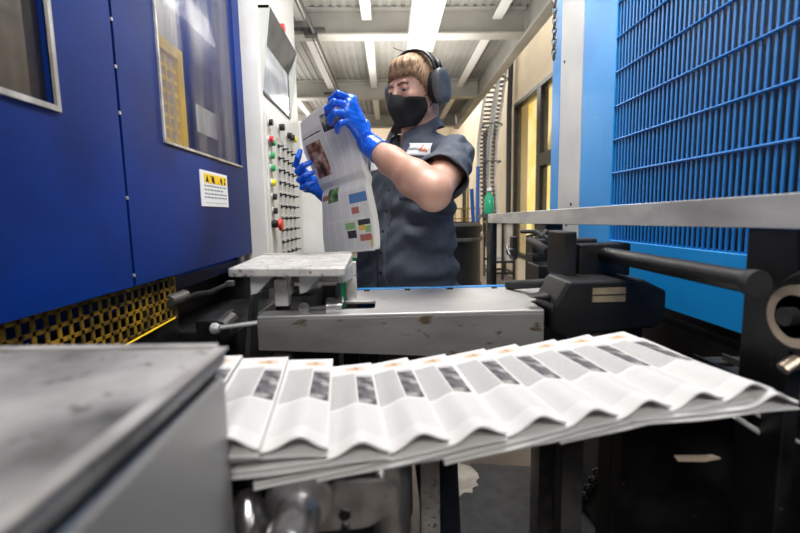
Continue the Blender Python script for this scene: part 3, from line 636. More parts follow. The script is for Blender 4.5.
for z, x in ((3.88, 2.22), (3.02, 2.12), (2.3, 2.10)):
    MB().tube([(x + .19 * math.cos(t), 9.0 + .22 * math.sin(t), z) for t in [2 * math.pi * k / 24 for k in range(25)]], .014, 6, caps=False).build('hoop', 'darkgrey', cc, smooth=True)
g = MB().tube([(2.36, 8.5, 4.6), (2.35, 8.6, 3.2), (2.35, 8.6, 1.2)], .05, 8)
g.build('cable_bundle', 'rubber', cc)
# wire cage / rack at the foot of the wall
ck = thing('black_rack', 'black steel rack with grey mesh panels against the far wall', 'rack', (2.2, 9.0, 0))
g = MB()
for x in (2.05, 2.38, 2.72): pass
xs = (1.98, 2.19, 2.42)
for y in (8.35, 9.0):
    for x in (1.96, 2.18, 2.40): g.box(x - .022, x + .022, y - .022, y + .022, 0, 1.12)
    for z in (.10, .32, 1.08): g.box(1.96, 2.40, y - .02, y + .02, z, z + .045)
for x in (1.96, 2.40):
    for z in (.10, 1.08): g.box(x - .02, x + .02, 8.35, 9.0, z, z + .04)
g.build('frame', 'black', ck)
g = MB()
for k in range(9):
    g.box(1.99 + k * .022, 1.998 + k * .022, 8.372, 8.38, .35, 1.08).box(2.21 + k * .022, 2.218 + k * .022, 8.372, 8.38, .35, 1.08)
for k in range(30): g.box(1.98, 2.39, 8.38, 8.386, .36 + k * .024, .368 + k * .024)
g.build('mesh_panel', 'strip', ck)
tag(MB().box(1.25, 1.55, 7.6, 7.9, 0, .75).build('dark_crate_stack', 'black', bevel=.01), 'dark box standing on the floor beside the black rack', 'box')
# ================================================================== THE MAN: smooth implicit surfaces -> one skin each
class Field:
    def __init__(s, lo, hi, h):
        s.lo = np.array(lo, float); s.h = h; s.n = np.ceil((np.array(hi) - s.lo) / h).astype(int) + 1
        s.ax = [s.lo[i] + h * np.arange(s.n[i]) for i in range(3)]
        s.d = np.full(s.n, .05, np.float32)
    def sl(s, lo, hi):
        i0 = np.clip(((np.array(lo) - s.lo) / s.h).astype(int), 0, s.n); i1 = np.clip(((np.array(hi) - s.lo) / s.h).astype(int) + 2, 0, s.n)
        ix = tuple(slice(a, b) for a, b in zip(i0, i1))
        g = np.meshgrid(*[s.ax[k][ix[k]] for k in range(3)], indexing='ij', sparse=True)
        return ix, g
    def put(s, ix, d, k, op):
        a = s.d[ix]
        if op == '+': h = np.clip(.5 + .5 * (a - d) / k, 0, 1); s.d[ix] = a * (1 - h) + d * h - k * h * (1 - h)
        elif op == '-': h = np.clip(.5 - .5 * (a + d) / k, 0, 1); s.d[ix] = a * (1 - h) - d * h + k * h * (1 - h)
    def cap(s, a, b, r0, r1=None, k=.015, op='+'):
        r1 = r0 if r1 is None else r1; a = np.array(a, float); b = np.array(b, float); R_ = max(r0, r1) + k + .055
        ix, g = s.sl(np.minimum(a, b) - R_, np.maximum(a, b) + R_)
        ab = b - a; t = sum((g[i] - a[i]) * ab[i] for i in range(3)) / (ab @ ab); t = np.clip(t, 0, 1)
        d = np.sqrt(sum((g[i] - a[i] - t * ab[i]) ** 2 for i in range(3))) - (r0 + (r1 - r0) * t)
        s.put(ix, d, k, op)
    def chain(s, pts, rs, k=.015):
        for i in range(len(pts) - 1): s.cap(pts[i], pts[i + 1], rs[i], rs[i + 1], k)
    def ell(s, c, r, F=None, k=.015, op='+'):       # F: 3x3 rows = local axes
        c = np.array(c, float); r = np.array(r, float) * (HS if F is HF else 1); F = np.eye(3) if F is None else F; m = max(r) + k + .055
        ix, g = s.sl(c - m, c + m)
        q = [sum((g[j] - c[j]) * F[i][j] for j in range(3)) / r[i] for i in range(3)]
        n = np.sqrt(q[0] ** 2 + q[1] ** 2 + q[2] ** 2); d = (n - 1) * min(r) if max(r) / min(r) < 1.3 else n * (n - 1) / np.maximum(np.sqrt(sum((q[i] / r[i]) ** 2 for i in range(3))), 1e-6)
        s.put(ix, d, k, op)
    def lid(s, c, r, F, side, lvl):
        ix, g = s.sl(c - .03, c + .03)
        q = [sum((g[j] - c[j]) * F[i][j] for j in range(3)) for i in range(3)]
        d = np.maximum(np.sqrt(q[0] ** 2 + q[1] ** 2 + q[2] ** 2) - r, side * (lvl + .12 * q[0] - q[2]))
        s.put(ix, d, .0025, '+')
    def fn(s, f): s.d = f(s.d, *np.meshgrid(*s.ax, indexing='ij', sparse=True)).astype(np.float32)
    def mesh(s):
        d = s.d; inside = d < 0
        nx, ny, nz = d.shape; acc = np.zeros((nx - 1, ny - 1, nz - 1, 3), np.float32); cnt = np.zeros((nx - 1, ny - 1, nz - 1), np.float32)
        c = [(i, j, k) for i in (0, 1) for j in (0, 1) for k in (0, 1)]
        V = lambda o: d[o[0]:nx - 1 + o[0], o[1]:ny - 1 + o[1], o[2]:nz - 1 + o[2]]
        for a in c:
            for ax in range(3):
                if a[ax]: continue
                b = list(a); b[ax] = 1; da, db = V(a), V(b); m = (da < 0) != (db < 0)
                t = np.where(m, da / np.where(m, da - db, 1), 0)
                cnt += m
                for q in range(3): acc[..., q] += m * (a[q] + (t if q == ax else 0))
        act = cnt > 0; idx = np.full(act.shape, -1, np.int64); ids = np.argwhere(act); idx[act] = np.arange(len(ids))
        v = (ids + acc[act] / cnt[act][:, None]) * s.h + s.lo
        F = []
        for ax in range(3):
            u, w = (ax + 1) % 3, (ax + 2) % 3
            sa = [slice(None)] * 3; sb = [slice(None)] * 3; sa[ax] = slice(0, -1); sb[ax] = slice(1, None)
            A, B = inside[tuple(sa)], inside[tuple(sb)]; m = A != B
            e = np.argwhere(m); ok = (e[:, u] > 0) & (e[:, w] > 0) & (e[:, u] < d.shape[u] - 1) & (e[:, w] < d.shape[w] - 1); e = e[ok]
            fl = A[tuple(e.T)]
            def g(du, dw):
                q = e.copy(); q[:, u] -= du; q[:, w] -= dw; return idx[tuple(q.T)]
            f = np.stack([g(1, 1), g(0, 1), g(0, 0), g(1, 0)], 1); f[~fl] = f[~fl][:, ::-1]; F.append(f)
        return v, np.concatenate(F)
def sdf_obj(name, fld, mats, parent, matfn=None, smooth_it=1):
    v, f = fld.mesh()
    org = np.array(WORLD[parent.name]); me = bpy.data.meshes.new(name)
    me.vertices.add(len(v)); me.vertices.foreach_set('co', (v - org).astype(np.float32).ravel())
    me.loops.add(len(f) * 4); me.loops.foreach_set('vertex_index', f.ravel().astype(np.int32))
    me.polygons.add(len(f)); me.polygons.foreach_set('loop_start', np.arange(0, len(f) * 4, 4, dtype=np.int32)); me.polygons.foreach_set('loop_total', np.full(len(f), 4, np.int32))
    me.update(calc_edges=True); me.validate()
    for m in (mats if isinstance(mats, list) else [mats]): me.materials.append(M[m])
    me.polygons.foreach_set('use_smooth', [True] * len(me.polygons))
    o = bpy.data.objects.new(name, me); COL.objects.link(o); o.parent = parent; WORLD[o.name] = tuple(org)
    if smooth_it: sm = o.modifiers.new('smooth', 'SMOOTH'); sm.iterations = smooth_it; sm.factor = .5
    return o, v, f

man = thing('person', 'man in charcoal work shirt, black face mask, earmuffs and blue gloves reading a newspaper', 'person', (.10, 1.52, 0))
yt = R(41); tf = np.array([-math.sin(yt), -math.cos(yt), 0]); tl = np.array([-tf[1], tf[0], 0])    # torso forward / his left
Zu = np.array([0, 0, 1.]); tc = np.array([.082, 1.535, 0])
def T(l, f, z): return tc + tl * l + tf * f + Zu * z
TF = np.array([tl, tf, Zu])
yh = R(46); hf0 = np.array([-math.sin(yh), -math.cos(yh), 0]); hl = np.array([-hf0[1], hf0[0], 0])
pit = R(9); hf = hf0 * math.cos(pit) - Zu * math.sin(pit); hu = Zu * math.cos(pit) + hf0 * math.sin(pit)
HS = .95; hc = np.array([.099, 1.505, 1.675]); HF = np.array([hl, hf, hu])
def H(l, f, u): return hc + (hl * l + hf * f + hu * u) * HS
# arms
shL, elL, wrL = T(.172, -.005, 1.460), np.array([.118, 1.150, 1.335]), np.array([-.045, 1.290, 1.478])
shR, elR, wrR = T(-.172, -.005, 1.460), np.array([-.060, 1.74, 1.22]), np.array([-.222, 1.560, 1.365])
B = Field((-.42, 1.02, -.01), (.42, 1.90, 1.86), .0042)
# torso (a little inside the shirt)
def torso_sections(B, off, k=.03):
    for z, a, b, f in ((1.40, .150, .100, 0), (1.30, .155, .112, .005), (1.20, .150, .115, .012), (1.10, .150, .120, .016), (1.00, .158, .115, .005)):
        B.ell(T(0, f, z), (a + off, b + off, .10 + off * .4), TF, k)
    for s in (-1, 1):
        B.cap(T(.03 * s, -.02, 1.515), T(.155 * s, -.008, 1.465), .036 + off, .056 + off, k)
torso_sections(B, 0)
B.cap(T(0, -.03, 1.44), H(0, -.028, -.05), .060, .056, .02)
B.cap(T(.0, -.015, 1.46), H(0, .0, -.06), .045, .048, .02)
for s in (-1, 1): B.cap(T(.02 * s, -.03, 1.54), T(.07 * s, -.02, 1.505), .028, .028, .02)
for sh, el, wr in ((shL, elL, wrL), (shR, elR, wrR)):
    up = (el - sh); fo = wr - el
    B.chain([sh, sh + up * .45, el], [.055, .052, .044], .02)
    B.chain([el, el + fo * .28, el + fo * .65, wr], [.0455, .0475, .038, .0265], .02)
    B.chain([wr, wr + fo * .10], [.0265, .026], .01)
# legs, feet
for s in (-1, 1):
    hip, kn, an = T(.085 * s, 0, .95), T(.10 * s, .02, .50), T(.11 * s, -.01, .09)
    B.chain([hip, kn, an], [.085, .058, .042], .03); B.cap(T(.11 * s, -.03, .04), T(.125 * s, .15, .03), .036, .03, .02)
# head
E_ = lambda l, f, u, r, k=.012, op='+': B.ell(H(l, f, u), r, HF, k, op)
E_(0, -.018, .036, (.074, .096, .082), .02)
E_(0, .030, -.012, (.062, .062, .078), .025)
E_(0, .060, -.080, (.030, .026, .022), .025)
B.cap(H(-.048, .015, -.06), H(-.012, .06, -.088), .016, .016, .02); B.cap(H(.048, .015, -.06), H(.012, .06, -.088), .016, .016, .02)
B.cap(H(-.030, .083, .030), H(.030, .083, .030), .009, .009, .012)          # brow
B.ell(H(-.036, .070, -.016), (.020, .018, .016), HF, .015); B.ell(H(.036, .070, -.016), (.020, .018, .016), HF, .015)   # cheeks
for s in (-1, 1): B.ell(H(.031 * s, .098, .010), (.0175, .015, .011), HF, .008, '-')
B.cap(H(0, .090, .018), H(0, .110, -.020), .0075, .0105, .010); B.cap(H(-.010, .100, -.024), H(.010, .100, -.024), .008, .008, .006)
B.cap(H(-.016, .092, -.052), H(.016, .092, -.052), .0065, .0065, .006); B.cap(H(-.014, .090, -.061), H(.014, .090, -.061), .007, .007, .006)
for s in (-1, 1):
    B.ell(H(.078 * s, -.006, -.004), (.007, .018, .030), HF, .006)
    cE = H(.031 * s, .0815, .0095); B.lid(cE, .0138, HF, 1, -.0034); B.lid(cE, .0132, HF, -1, -.0082)
body, bv_, bf_ = sdf_obj('body', B, ['skin'], man)
for s in (-1, 1):
    e = MB(); c = H(.031 * s, .0815, .0095)
    n, r = 14, .0112
    vs = []; fs = []; gz = hf + hl * (-.30)* 1 - hu * .42; gz /= np.linalg.norm(gz); a_ = np.cross(gz, hu); a_ /= np.linalg.norm(a_); b_ = np.cross(a_, gz)
    for i in range(n + 1):
        t = math.pi * i / n
        for k in range(16): p = 2 * math.pi * k / 16; vs.append(c + r * (gz * math.cos(t) + (a_ * math.cos(p) + b_ * math.sin(p)) * math.sin(t)))
    for i in range(n):
        for k in range(16): fs.append((i * 16 + k, i * 16 + (k + 1) % 16, (i + 1) * 16 + (k + 1) % 16, (i + 1) * 16 + k))
    e.add(vs, fs); e.m = [1 if i // 16 < 4 else 0 for i in range(len(fs))]
    e.build('eye', ['eyew', 'iris'], man, smooth='all')
for s in (-1, 1):
    MB().tube([H(s * .012, .0965, .0235), H(s * .030, .0950, .0285), H(s * .047, .080, .025)], [.003, .0040, .0022], 8).build('eyebrow', 'brow', man, smooth='all')
# hair
HR = Field(H(0, 0, .03) - .16, H(0, 0, .03) + .17, .0034)
HR.ell(H(0, -.019, .040), (.081, .103, .088), HF, .01)
HR.ell(H(.008, .050, .086), (.052, .042, .026), HF, .03)
HR.ell(H(0, -.07, -.025), (.060, .040, .055), HF, .03)
def hairf(d, x, y, z):
    l = (x - hc[0]) * hl[0] + (y - hc[1]) * hl[1] + (z - hc[2]) * hl[2]; f = (x - hc[0]) * hf[0] + (y - hc[1]) * hf[1] + (z - hc[2]) * hf[2]; u = (x - hc[0]) * hu[0] + (y - hc[1]) * hu[1] + (z - hc[2]) * hu[2]
    l, f, u = l / HS, f / HS, u / HS
    # strands: ripples running over the head from crown to fringe
    ang = np.arctan2(l, f + .03); d = d + .0022 * np.sin(ang * 46 + u * 60) * np.sin(ang * 17 - 1) + .0012 * np.sin(ang * 90 + 30 * u)
    # hairline: keep where u above a curve depending on f
    line = np.interp(f, [-.12, -.06, .0, .036, .044, .056, .075, .11], [-.075, -.070, -.030, -.020, .020, .044, .050, .052])
    line = line + .004 * np.sin(ang * 30) + .003 * np.sin(l * 300)
    return np.maximum(d, (line - u) * .8)
HR.fn(hairf)
hair, _, _ = sdf_obj('hair', HR, ['hair'], man)
rr = random.Random(11); g = MB(); ec = np.array([0, -.019, .040])
for k in range(800):
    az = rr.uniform(-math.pi, math.pi)        # 0 = front
    front = max(0, math.cos(az)); uend = np.interp(abs(az), [0, .7, .95, 1.15, 1.6, 2.2, 3.2], [.050, .046, .015, -.020, -.040, -.075, -.085]) + rr.uniform(-.006, .012)
    ze = max(-.97, min(.9, (uend - .04) / .090)); ce = math.sqrt(1 - ze * ze)
    e = np.array([math.sin(az) * ce, math.cos(az) * ce, ze]); st = np.array([.10, -.35, .93]) + np.array([rr.uniform(-.25, .25), rr.uniform(-.25, .25), 0]); st /= np.linalg.norm(st)
    t0 = rr.uniform(0, .35); lift = rr.uniform(-.0005, .0035); pts = []
    for q in range(8):
        t = t0 + (1 - t0) * q / 7; v = st * (1 - t) + e * t + np.array([.10, 0, 0]) * math.sin(t * 3.1) * front; v /= np.linalg.norm(v)
        fr = .010 * front * math.exp(-((t - .85) / .3) ** 2)
        p = ec + v * (np.array([.0825, .1045, .0895]) + lift + fr); pts.append(H(*p))
    g.tube(pts, [.0010, .0017, .0018, .0018, .0018, .0016, .0012, .0003], 4)
g.build('hair_strands', 'hair', hair, smooth='all')
# mask: shell over nose, mouth and chin
MK = Field(H(0, .05, -.05) - .13, H(0, .05, -.05) + .13, .0030)
MK.ell(H(0, .034, -.020), (.068, .066, .080), HF, .02); MK.ell(H(-.036, .072, -.022), (.024, .022, .020), HF, .015); MK.ell(H(.036, .072, -.022), (.024, .022, .020), HF, .015); MK.ell(H(0, .064, -.086), (.034, .030, .026), HF, .03)
MK.cap(H(0, .103, -.014), H(0, .104, -.045), .016, .020, .03); MK.cap(H(0, .104, -.045), H(0, .080, -.098), .020, .020, .03)
MK.cap(H(-.048, .02, -.06), H(-.012, .06, -.09), .020, .020, .02); MK.cap(H(.048, .02, -.06), H(.012, .06, -.09), .020, .020, .02)
def maskf(d, x, y, z):
    l = (x - hc[0]) * hl[0] + (y - hc[1]) * hl[1] + (z - hc[2]) * hl[2]; f = (x - hc[0]) * hf[0] + (y - hc[1]) * hf[1] + (z - hc[2]) * hf[2]; u = (x - hc[0]) * hu[0] + (y - hc[1]) * hu[1] + (z - hc[2]) * hu[2]
    l, f, u = l / HS, f / HS, u / HS
    top = -.002 - .016 * np.minimum(np.abs(l) / .035, 1.0) - (.10 - f).clip(0, 1) * .06
    back = .020 + np.abs(u + .045) * .25
    return np.maximum(np.maximum(d, u - top), np.maximum(back - f, -.110 - u))
MK.fn(maskf)
mask, _, _ = sdf_obj('face_mask', MK, ['mask'], man)
for s in (-1, 1):
    MB().tube([H(.058 * s, .035, -.024), H(.073 * s, .012, -.010), H(.082 * s, -.01, .010)], .0016, 6).build('ear_loop', 'mask', mask)
    MB().tube([H(.052 * s, .03, -.075), H(.070 * s, .010, -.050), H(.080 * s, -.012, -.03)], .0016, 6).build('ear_loop', 'mask', mask)
# trousers and boots
TR = Field((-.25, 1.25, .08), (.45, 1.85, 1.09), .008)
for z, a, b in ((1.03, .160, .122), (.95, .166, .125)): TR.ell(T(0, 0, z), (a, b, .11), TF, .03)
for s in (-1, 1): TR.chain([T(.085 * s, 0, .93), T(.10 * s, .02, .50), T(.11 * s, -.01, .13)], [.098, .078, .068], .03)
TR.fn(lambda d, x, y, z: np.maximum(d, np.maximum(z - 1.05, .10 - z)))
sdf_obj('trousers', TR, ['trousers'], man)
for s in (-1, 1):
    g = Field(T(.12 * s, .05, .07) - .22, T(.12 * s, .05, .07) + .22, .006); g.cap(T(.11 * s, -.025, .05), T(.128 * s, .16, .040), .050, .042, .02); g.cap(T(.11 * s, -.012, .06), T(.11 * s, -.012, .15), .052, .056, .02)
    g.fn(lambda d, x, y, z: np.maximum(d, .001 - z)); sdf_obj('boot', g, ['boot'], man)

# shirt
S = Field((-.30, 1.08, .90), (.46, 1.92, 1.60), .0048)
for z, a, b, f in ((1.45, .150, .098, -.005), (1.40, .162, .114, 0), (1.30, .166, .126, .005), (1.20, .172, .136, .012), (1.10, .178, .142, .014), (1.00, .186, .146, .006), (.95, .192, .148, .0)):
    S.ell(T(0, f, z), (a, b, .10), TF, .03)
for z in (1.18, 1.08, 1.0, .95): S.ell(T(-.050 - (1.18 - z) * .10, .022, z), (.160, .138, .09), TF, .04)
for s in (-1, 1): S.cap(T(.03 * s, -.02, 1.512), T(.160 * s, -.008, 1.465), .046, .058, .035)
for sh, el in ((shL, elL), (shR, elR)):
    up = el - sh; S.chain([sh, sh + up * .22], [.062, .061], .03)
def shirtf(d, x, y, z):
    # neck opening and V
    n0 = T(0, -.020, 1.55); rad = np.sqrt((x - n0[0]) ** 2 + (y - n0[1]) ** 2); d = np.where(z > 1.535, np.maximum(d, .056 - rad), d)
    l = (x - tc[0]) * tl[0] + (y - tc[1]) * tl[1]; f = (x - tc[0]) * tf[0] + (y - tc[1]) * tf[1]
    v = (np.abs(l) - np.clip((z - 1.455) * .42, 0, .05)); d = np.where((f > .02) & (z > 1.455), np.maximum(d, -v), d)
    # folds
    w = .0030 * np.sin(l * 34 + z * 62 + 5 * np.sin(z * 9 + l * 6)) * np.clip((1.42 - z) * 6, 0, 1) + .0022 * np.sin(l * 60 - z * 95 + 2 * np.sin(l * 22))
    w = w + .0045 * np.sin(z * 70 - l * 55 + 1.5 * np.sin(f * 30)) * np.clip((1.16 - z) * 5, 0, 1)
    w = w + .0038 * np.sin((z * 80 + f * 60 + 2.0 * np.sin(l * 40))) * np.clip((l - .12) * 12, 0, 1)
    w = w + .0040 * np.sin((z - .8 * (.17 - l)) * 85) * np.exp(-((l - .09) / .05) ** 2 - ((z - 1.27) / .10) ** 2)
    d = d + w
    return np.maximum(d, .945 + .01 * np.sin(l * 20) - z)
S.fn(shirtf)
shirt, sv, sf = sdf_obj('work_shirt', S, ['shirt'], man)
tree = BVHTree.FromPolygons([tuple(p) for p in sv.tolist()], sf.tolist())
START = [.12]
def onto(p, off=.002, d=None):
    d = Vector(tf) if d is None else Vector(d)
    h = tree.ray_cast(Vector(p) + d * START[0], -d, .6)
    if h[0] is None: return Vector(p)
    return h[0] + d * off
def drape(name, u0, u1, z0, z1, m, parent, nu=10, nz=8, off=.0022, shear=0, d=None):
    vs = []; fs = []
    for j in range(nz + 1):
        for i in range(nu + 1):
            l = u0 + (u1 - u0) * i / nu; z = z0 + (z1 - z0) * j / nz + shear * (l - u0); vs.append(onto(T(l, .05, z), off, d))
    for j in range(nz):
        for i in range(nu): a = j * (nu + 1) + i; fs.append((a, a + 1, a + nu + 2, a + nu + 1))
    o = MB().add(vs, fs).build(name, m, parent, smooth='all', fix=False); sd = o.modifiers.new('thick', 'SOLIDIFY'); sd.thickness = .0016; sd.offset = 0; return o
drape('placket', -.017, .017, .96, 1.45, 'shirt', shirt, 4, 40, .003)
for k in range(7):
    z = 1.425 - k * .066; p = onto(T(.0, .05, z), .0045); MB().cyl(p, p + Vector(tf) * .002, .0055, seg=12).build('button', 'button', shirt)
pk = drape('name_patch', .052, .128, 1.468, 1.508, 'patch', shirt, 10, 6, .0045, -.10); pk['label'] = 'white name patch with grey lettering and an orange splash'
def on_patch(l, z, dl, dz, m, nm):
    drape(nm, l, l + dl, z + .097 - (l - .052) * .10, z + dz + .097 - (l - .052) * .10, m, pk, 2, 1, .0068, -.10)
rr = random.Random(4); l = .058
for w_ in (.004, .003, .004, .0035, .003, .004, .0035): on_patch(l, 1.389 + rr.uniform(0, .001), w_, .006 + rr.uniform(0, .002), 'greyt', 'letter'); l += w_ + .0018
on_patch(l - .002, 1.385, .0022, .010, 'greyt', 'letter')
for a, b, c_, e_ in ((.094, 1.386, .004, .012), (.098, 1.388, .0025, .018), (.101, 1.385, .006, .008), (.108, 1.386, .003, .010), (.112, 1.384, .006, .007), (.100, 1.402, .003, .004)): on_patch(a, b, c_, e_, 'orange', 'splash')
pk2 = drape('flag_patch', -.120, -.060, 1.430, 1.468, 'patch', shirt, 8, 6, .004)
drape('pocket', .048, .132, 1.330, 1.452, 'shirt', shirt, 10, 10, .0035, -.08)
drape('pocket_flap', .048, .134, 1.456, 1.461, 'button', shirt, 10, 2, .0046, -.08)
for s_, sh, el in ((1, shL, elL), (-1, shR, elR)):
    up = Vector(el - sh); ax = up.normalized(); e1 = ax.orthogonal().normalized(); e2 = ax.cross(e1); ns, nr = 48, 26; vs = []
    for i in range(nr + 1):
        t = -.02 + .70 * i / nr; c = Vector(sh) + up * t
        for k in range(ns):
            a = 2 * math.pi * k / ns
            w_ = math.sin(a * 3 + t * 11) * .0030 + math.sin(a * 5 - t * 17 + 1) * .0022 + math.sin(t * 42 + 2.2 * math.sin(a * 2)) * .0024
            r = .0605 + .013 * t + w_ * min(1, t * 4 + .2) + (.0022 if i in (nr, nr - 1, nr - 2) else 0)
            if t < .05: r -= (.05 - t) * .25
            vs.append(c + (e1 * math.cos(a) + e2 * math.sin(a)) * r)
    fs = [(i * ns + k, i * ns + (k + 1) % ns, (i + 1) * ns + (k + 1) % ns, (i + 1) * ns + k) for i in range(nr) for k in range(ns)]
    o = MB().add(vs, fs).build('sleeve', 'shirt', shirt, smooth='all'); sd = o.modifiers.new('thick', 'SOLIDIFY'); sd.thickness = .0028; sd.offset = -1
# collar: strip around the neck, standing then folded over
vs = []; n = 34; prof = [(-.002, -.012), (.000, .012), (.004, .026), (.012, .027), (.026, .008), (.040, -.016)]
for i in range(n + 1):
    a = R(16) + (2 * math.pi - R(32)) * i / n          # angle from the front, round the back
    fr = max(0, math.cos(a)); pt = 1 + .30 * max(0, (abs(i / n - .5) - .36) / .14)
    for (o_, h_) in prof:
        rl_, rf = .066 + o_ * (pt if o_ > .01 else 1), .062 + o_ * (pt if o_ > .01 else 1)
        base = 1.582 - .066 * fr ** 1.2 + .012 * max(0, -math.cos(a)); lev = base + h_ * (pt if h_ < 0 else 1) - (.030 * fr if o_ > .02 else 0)
        vs.append(T(math.sin(a) * rl_, -.022 + math.cos(a) * (rf + .016 * fr), lev))
fs = [(i * 6 + k, i * 6 + k + 1, (i + 1) * 6 + k + 1, (i + 1) * 6 + k) for i in range(n) for k in range(5)]
cl_ = MB().add(vs, fs).build('collar', 'shirt', shirt, smooth='all'); sd = cl_.modifiers.new('thick', 'SOLIDIFY'); sd.thickness = .003; sd.offset = 0; sb = cl_.modifiers.new('sub', 'SUBSURF'); sb.levels = sb.render_levels = 1
# glasses hanging in the collar
gl = thing('safety_glasses', 'dark glasses hanging folded from the open collar of the shirt', 'glasses', tuple(onto(T(.002, .05, 1.455), .014)))
c = Vector(WORLD[gl.name]); L3 = Vector(tl); F3 = Vector(tf)
for s in (-1, 1):
    p = c + L3 * .018 * s + F3 * .004
    MB().tube([p + L3 * .015 * math.cos(t) + Vector((0, 0, .020 * math.sin(t))) for t in [2 * math.pi * k / 16 for k in range(17)]], .0022, 6, caps=False).build('rim', 'blackp', gl)
    MB().add([p + L3 * .014 * math.cos(t) + Vector((0, 0, .019 * math.sin(t))) for t in [2 * math.pi * k / 16 for k in range(16)]], [tuple(range(16))]).build('lens', 'blackp', gl)
    MB().tube([p + Vector((0, 0, .018)), p + Vector((0, 0, .045)) - L3 * .01 * s, p + Vector((0, 0, .060)) - F3 * .012], .0022, 6).build('temple_arm', 'blackp', gl)

# earmuffs
em = thing('earmuffs', 'dark grey earmuffs with black headband worn by the man', 'earmuffs', tuple(H(0, 0, .0)))
for s in (-1, 1):
    for nm, r0, m_, th, of in (('cushion', (.037, .051), 'mask', .018, .080), ('ear_cup', (.038, .056), 'cup', .030, .097)):
        g = MB(); rows = [(0, .90), (.12, 1), (.75, 1), (.93, .90), (1.0, .70), (1.02, .3)]; vs = []; N = 32
        for h_, sc in rows:
            for k in range(N):
                t = 2 * math.pi * k / N; q = lambda v, e: math.copysign(abs(v) ** e, v)
                vs.append(H(s * (of + th * h_), -.008 + r0[0] * sc * q(math.cos(t), .75), .004 + r0[1] * sc * q(math.sin(t), .75)))
        fs = [(i * N + k, i * N + (k + 1) % N, (i + 1) * N + (k + 1) % N, (i + 1) * N + k) for i in range(len(rows) - 1) for k in range(N)] + [tuple(range(N))[::-1], tuple(range((len(rows) - 1) * N, len(rows) * N))]
        g.add(vs, fs).build(nm, m_, em, smooth='all')
    MB().tube([H(s * .100, -.004, .045), H(s * .112, -.004, .060), H(s * .106, 0, .085)], [.010, .011, .009], 8).build('band_slider', 'blackp', em, smooth='all')
vs = []; n = 30
for i in range(n + 1):
    a = math.pi * i / n
    for (o_, w_) in ((0, -.013), (.006, -.010), (.006, .010), (0, .013), (-.003, .010), (-.003, -.010)):
        rr_ = 1 + 0; vs.append(H(math.cos(a) * (.103 + o_), .004 + w_, .052 + math.sin(a) * (.083 + o_)))
fs = [(i * 6 + k, i * 6 + (k + 1) % 6, (i + 1) * 6 + (k + 1) % 6, (i + 1) * 6 + k) for i in range(n) for k in range(6)] + [tuple(range(6)), tuple(range(n * 6, n * 6 + 6))]
MB().add(vs, fs).build('headband', 'blackp', em, smooth='all')
MB().tube([H(-.02, .012, .141), H(-.035, .03, .150), H(-.045, .035, .158)], .0012, 5).build('loose_wire', 'blackp', em)

# ================================================================== NEWSPAPER IN HIS HANDS
# corners of the folded sheet; s runs left -> right edge, t runs top -> bottom
nTL, nTR, nBL, nBR = [np.array(p) for p in ((-.274, 1.470, 1.580), (-.113, 1.290, 1.617), (-.210, 1.470, 1.152), (-.043, 1.300, 1.176))]
def sheet(s_, t_, off=0.):
    p = (nTL * (1 - s_) + nTR * s_) * (1 - t_) + (nBL * (1 - s_) + nBR * s_) * t_
    nrm = np.cross(nTR - nTL, nBL - nTL); nrm /= np.linalg.norm(nrm); nrm = -nrm if nrm[1] > 0 else nrm
    bow = .012 * math.sin(math.pi * s_) - .020 * math.sin(math.pi * t_) * (1 - .3 * s_) - .010 * max(0, 1 - abs(t_ - .52) / .05) + .006 * math.sin(t_ * 9 + s_ * 3)
    p = p + nrm * (bow + off)
    p = p + np.array([-.014, 0, 0]) * max(0, 1 - abs(t_ - .22) / .25) * (1 - s_) + np.array([.008, 0, 0]) * math.sin(math.pi * t_) * s_
    return p
WN, HN = .30, .56
mats = ['paper', 'text', 'headline', 'ph_brown', 'ph_grey', 'ph_green', 'ad_blue', 'ad_red', 'ad_green', 'ad_dark', 'ad_yel']
def region(u, v):     # u,v 0..1 left->right, top->bottom
    def r(a, b, c, d): return a <= u < b and c <= v < d
    if u < .035 or u > .965 or v < .025 or v > .985: return 0
    if r(.52, .97, .045, .155): return 4
    if r(.04, .47, .115, .15): return 2
    if r(.06, .40, .18, .43): return 3
    if r(.04, .40, .155, .175) or r(.5, .95, .165, .185): return 1
    if r(.04, .20, .56, .60): return 7
    if r(.20, .47, .53, .63): return 5
    if r(.06, .9, .505, .518) or r(.1, .9, .762, .77): return 0
    if r(.68, .97, .60, .66): return 6
    if r(.70, .82, .69, .74): return 7
    if r(.84, .96, .69, .74): return 1
    if r(.55, .72, .79, .84): return 8
    if r(.57, .72, .85, .90): return 9
    if r(.76, .95, .785, .815): return 9
    if r(.76, .86, .82, .855): return 10
    if r(.86, .95, .83, .875): return 8
    if r(.76, .95, .885, .925): return 7
    if r(.78, .93, .935, .975): return 1
    if r(.93, .99, .90, .97): return 10
    c = (u * 6.0) % 1
    if c < .10: return 0
    if v < .10: return 0
    return 1
nu, nv = 60, 110; vs = []; fs = []; ms = []; uvs = []
for j in range(nv + 1):
    for i in range(nu + 1): vs.append(sheet(i / nu, j / nv))
for j in range(nv):
    for i in range(nu):
        a = j * (nu + 1) + i; fs.append((a, a + nu + 1, a + nu + 2, a + 1)); ms.append(region((i + .5) / nu, (j + .5) / nv)); uvs.append((i, j))
nw = MB(); nw.add(vs, fs); nw.m = ms
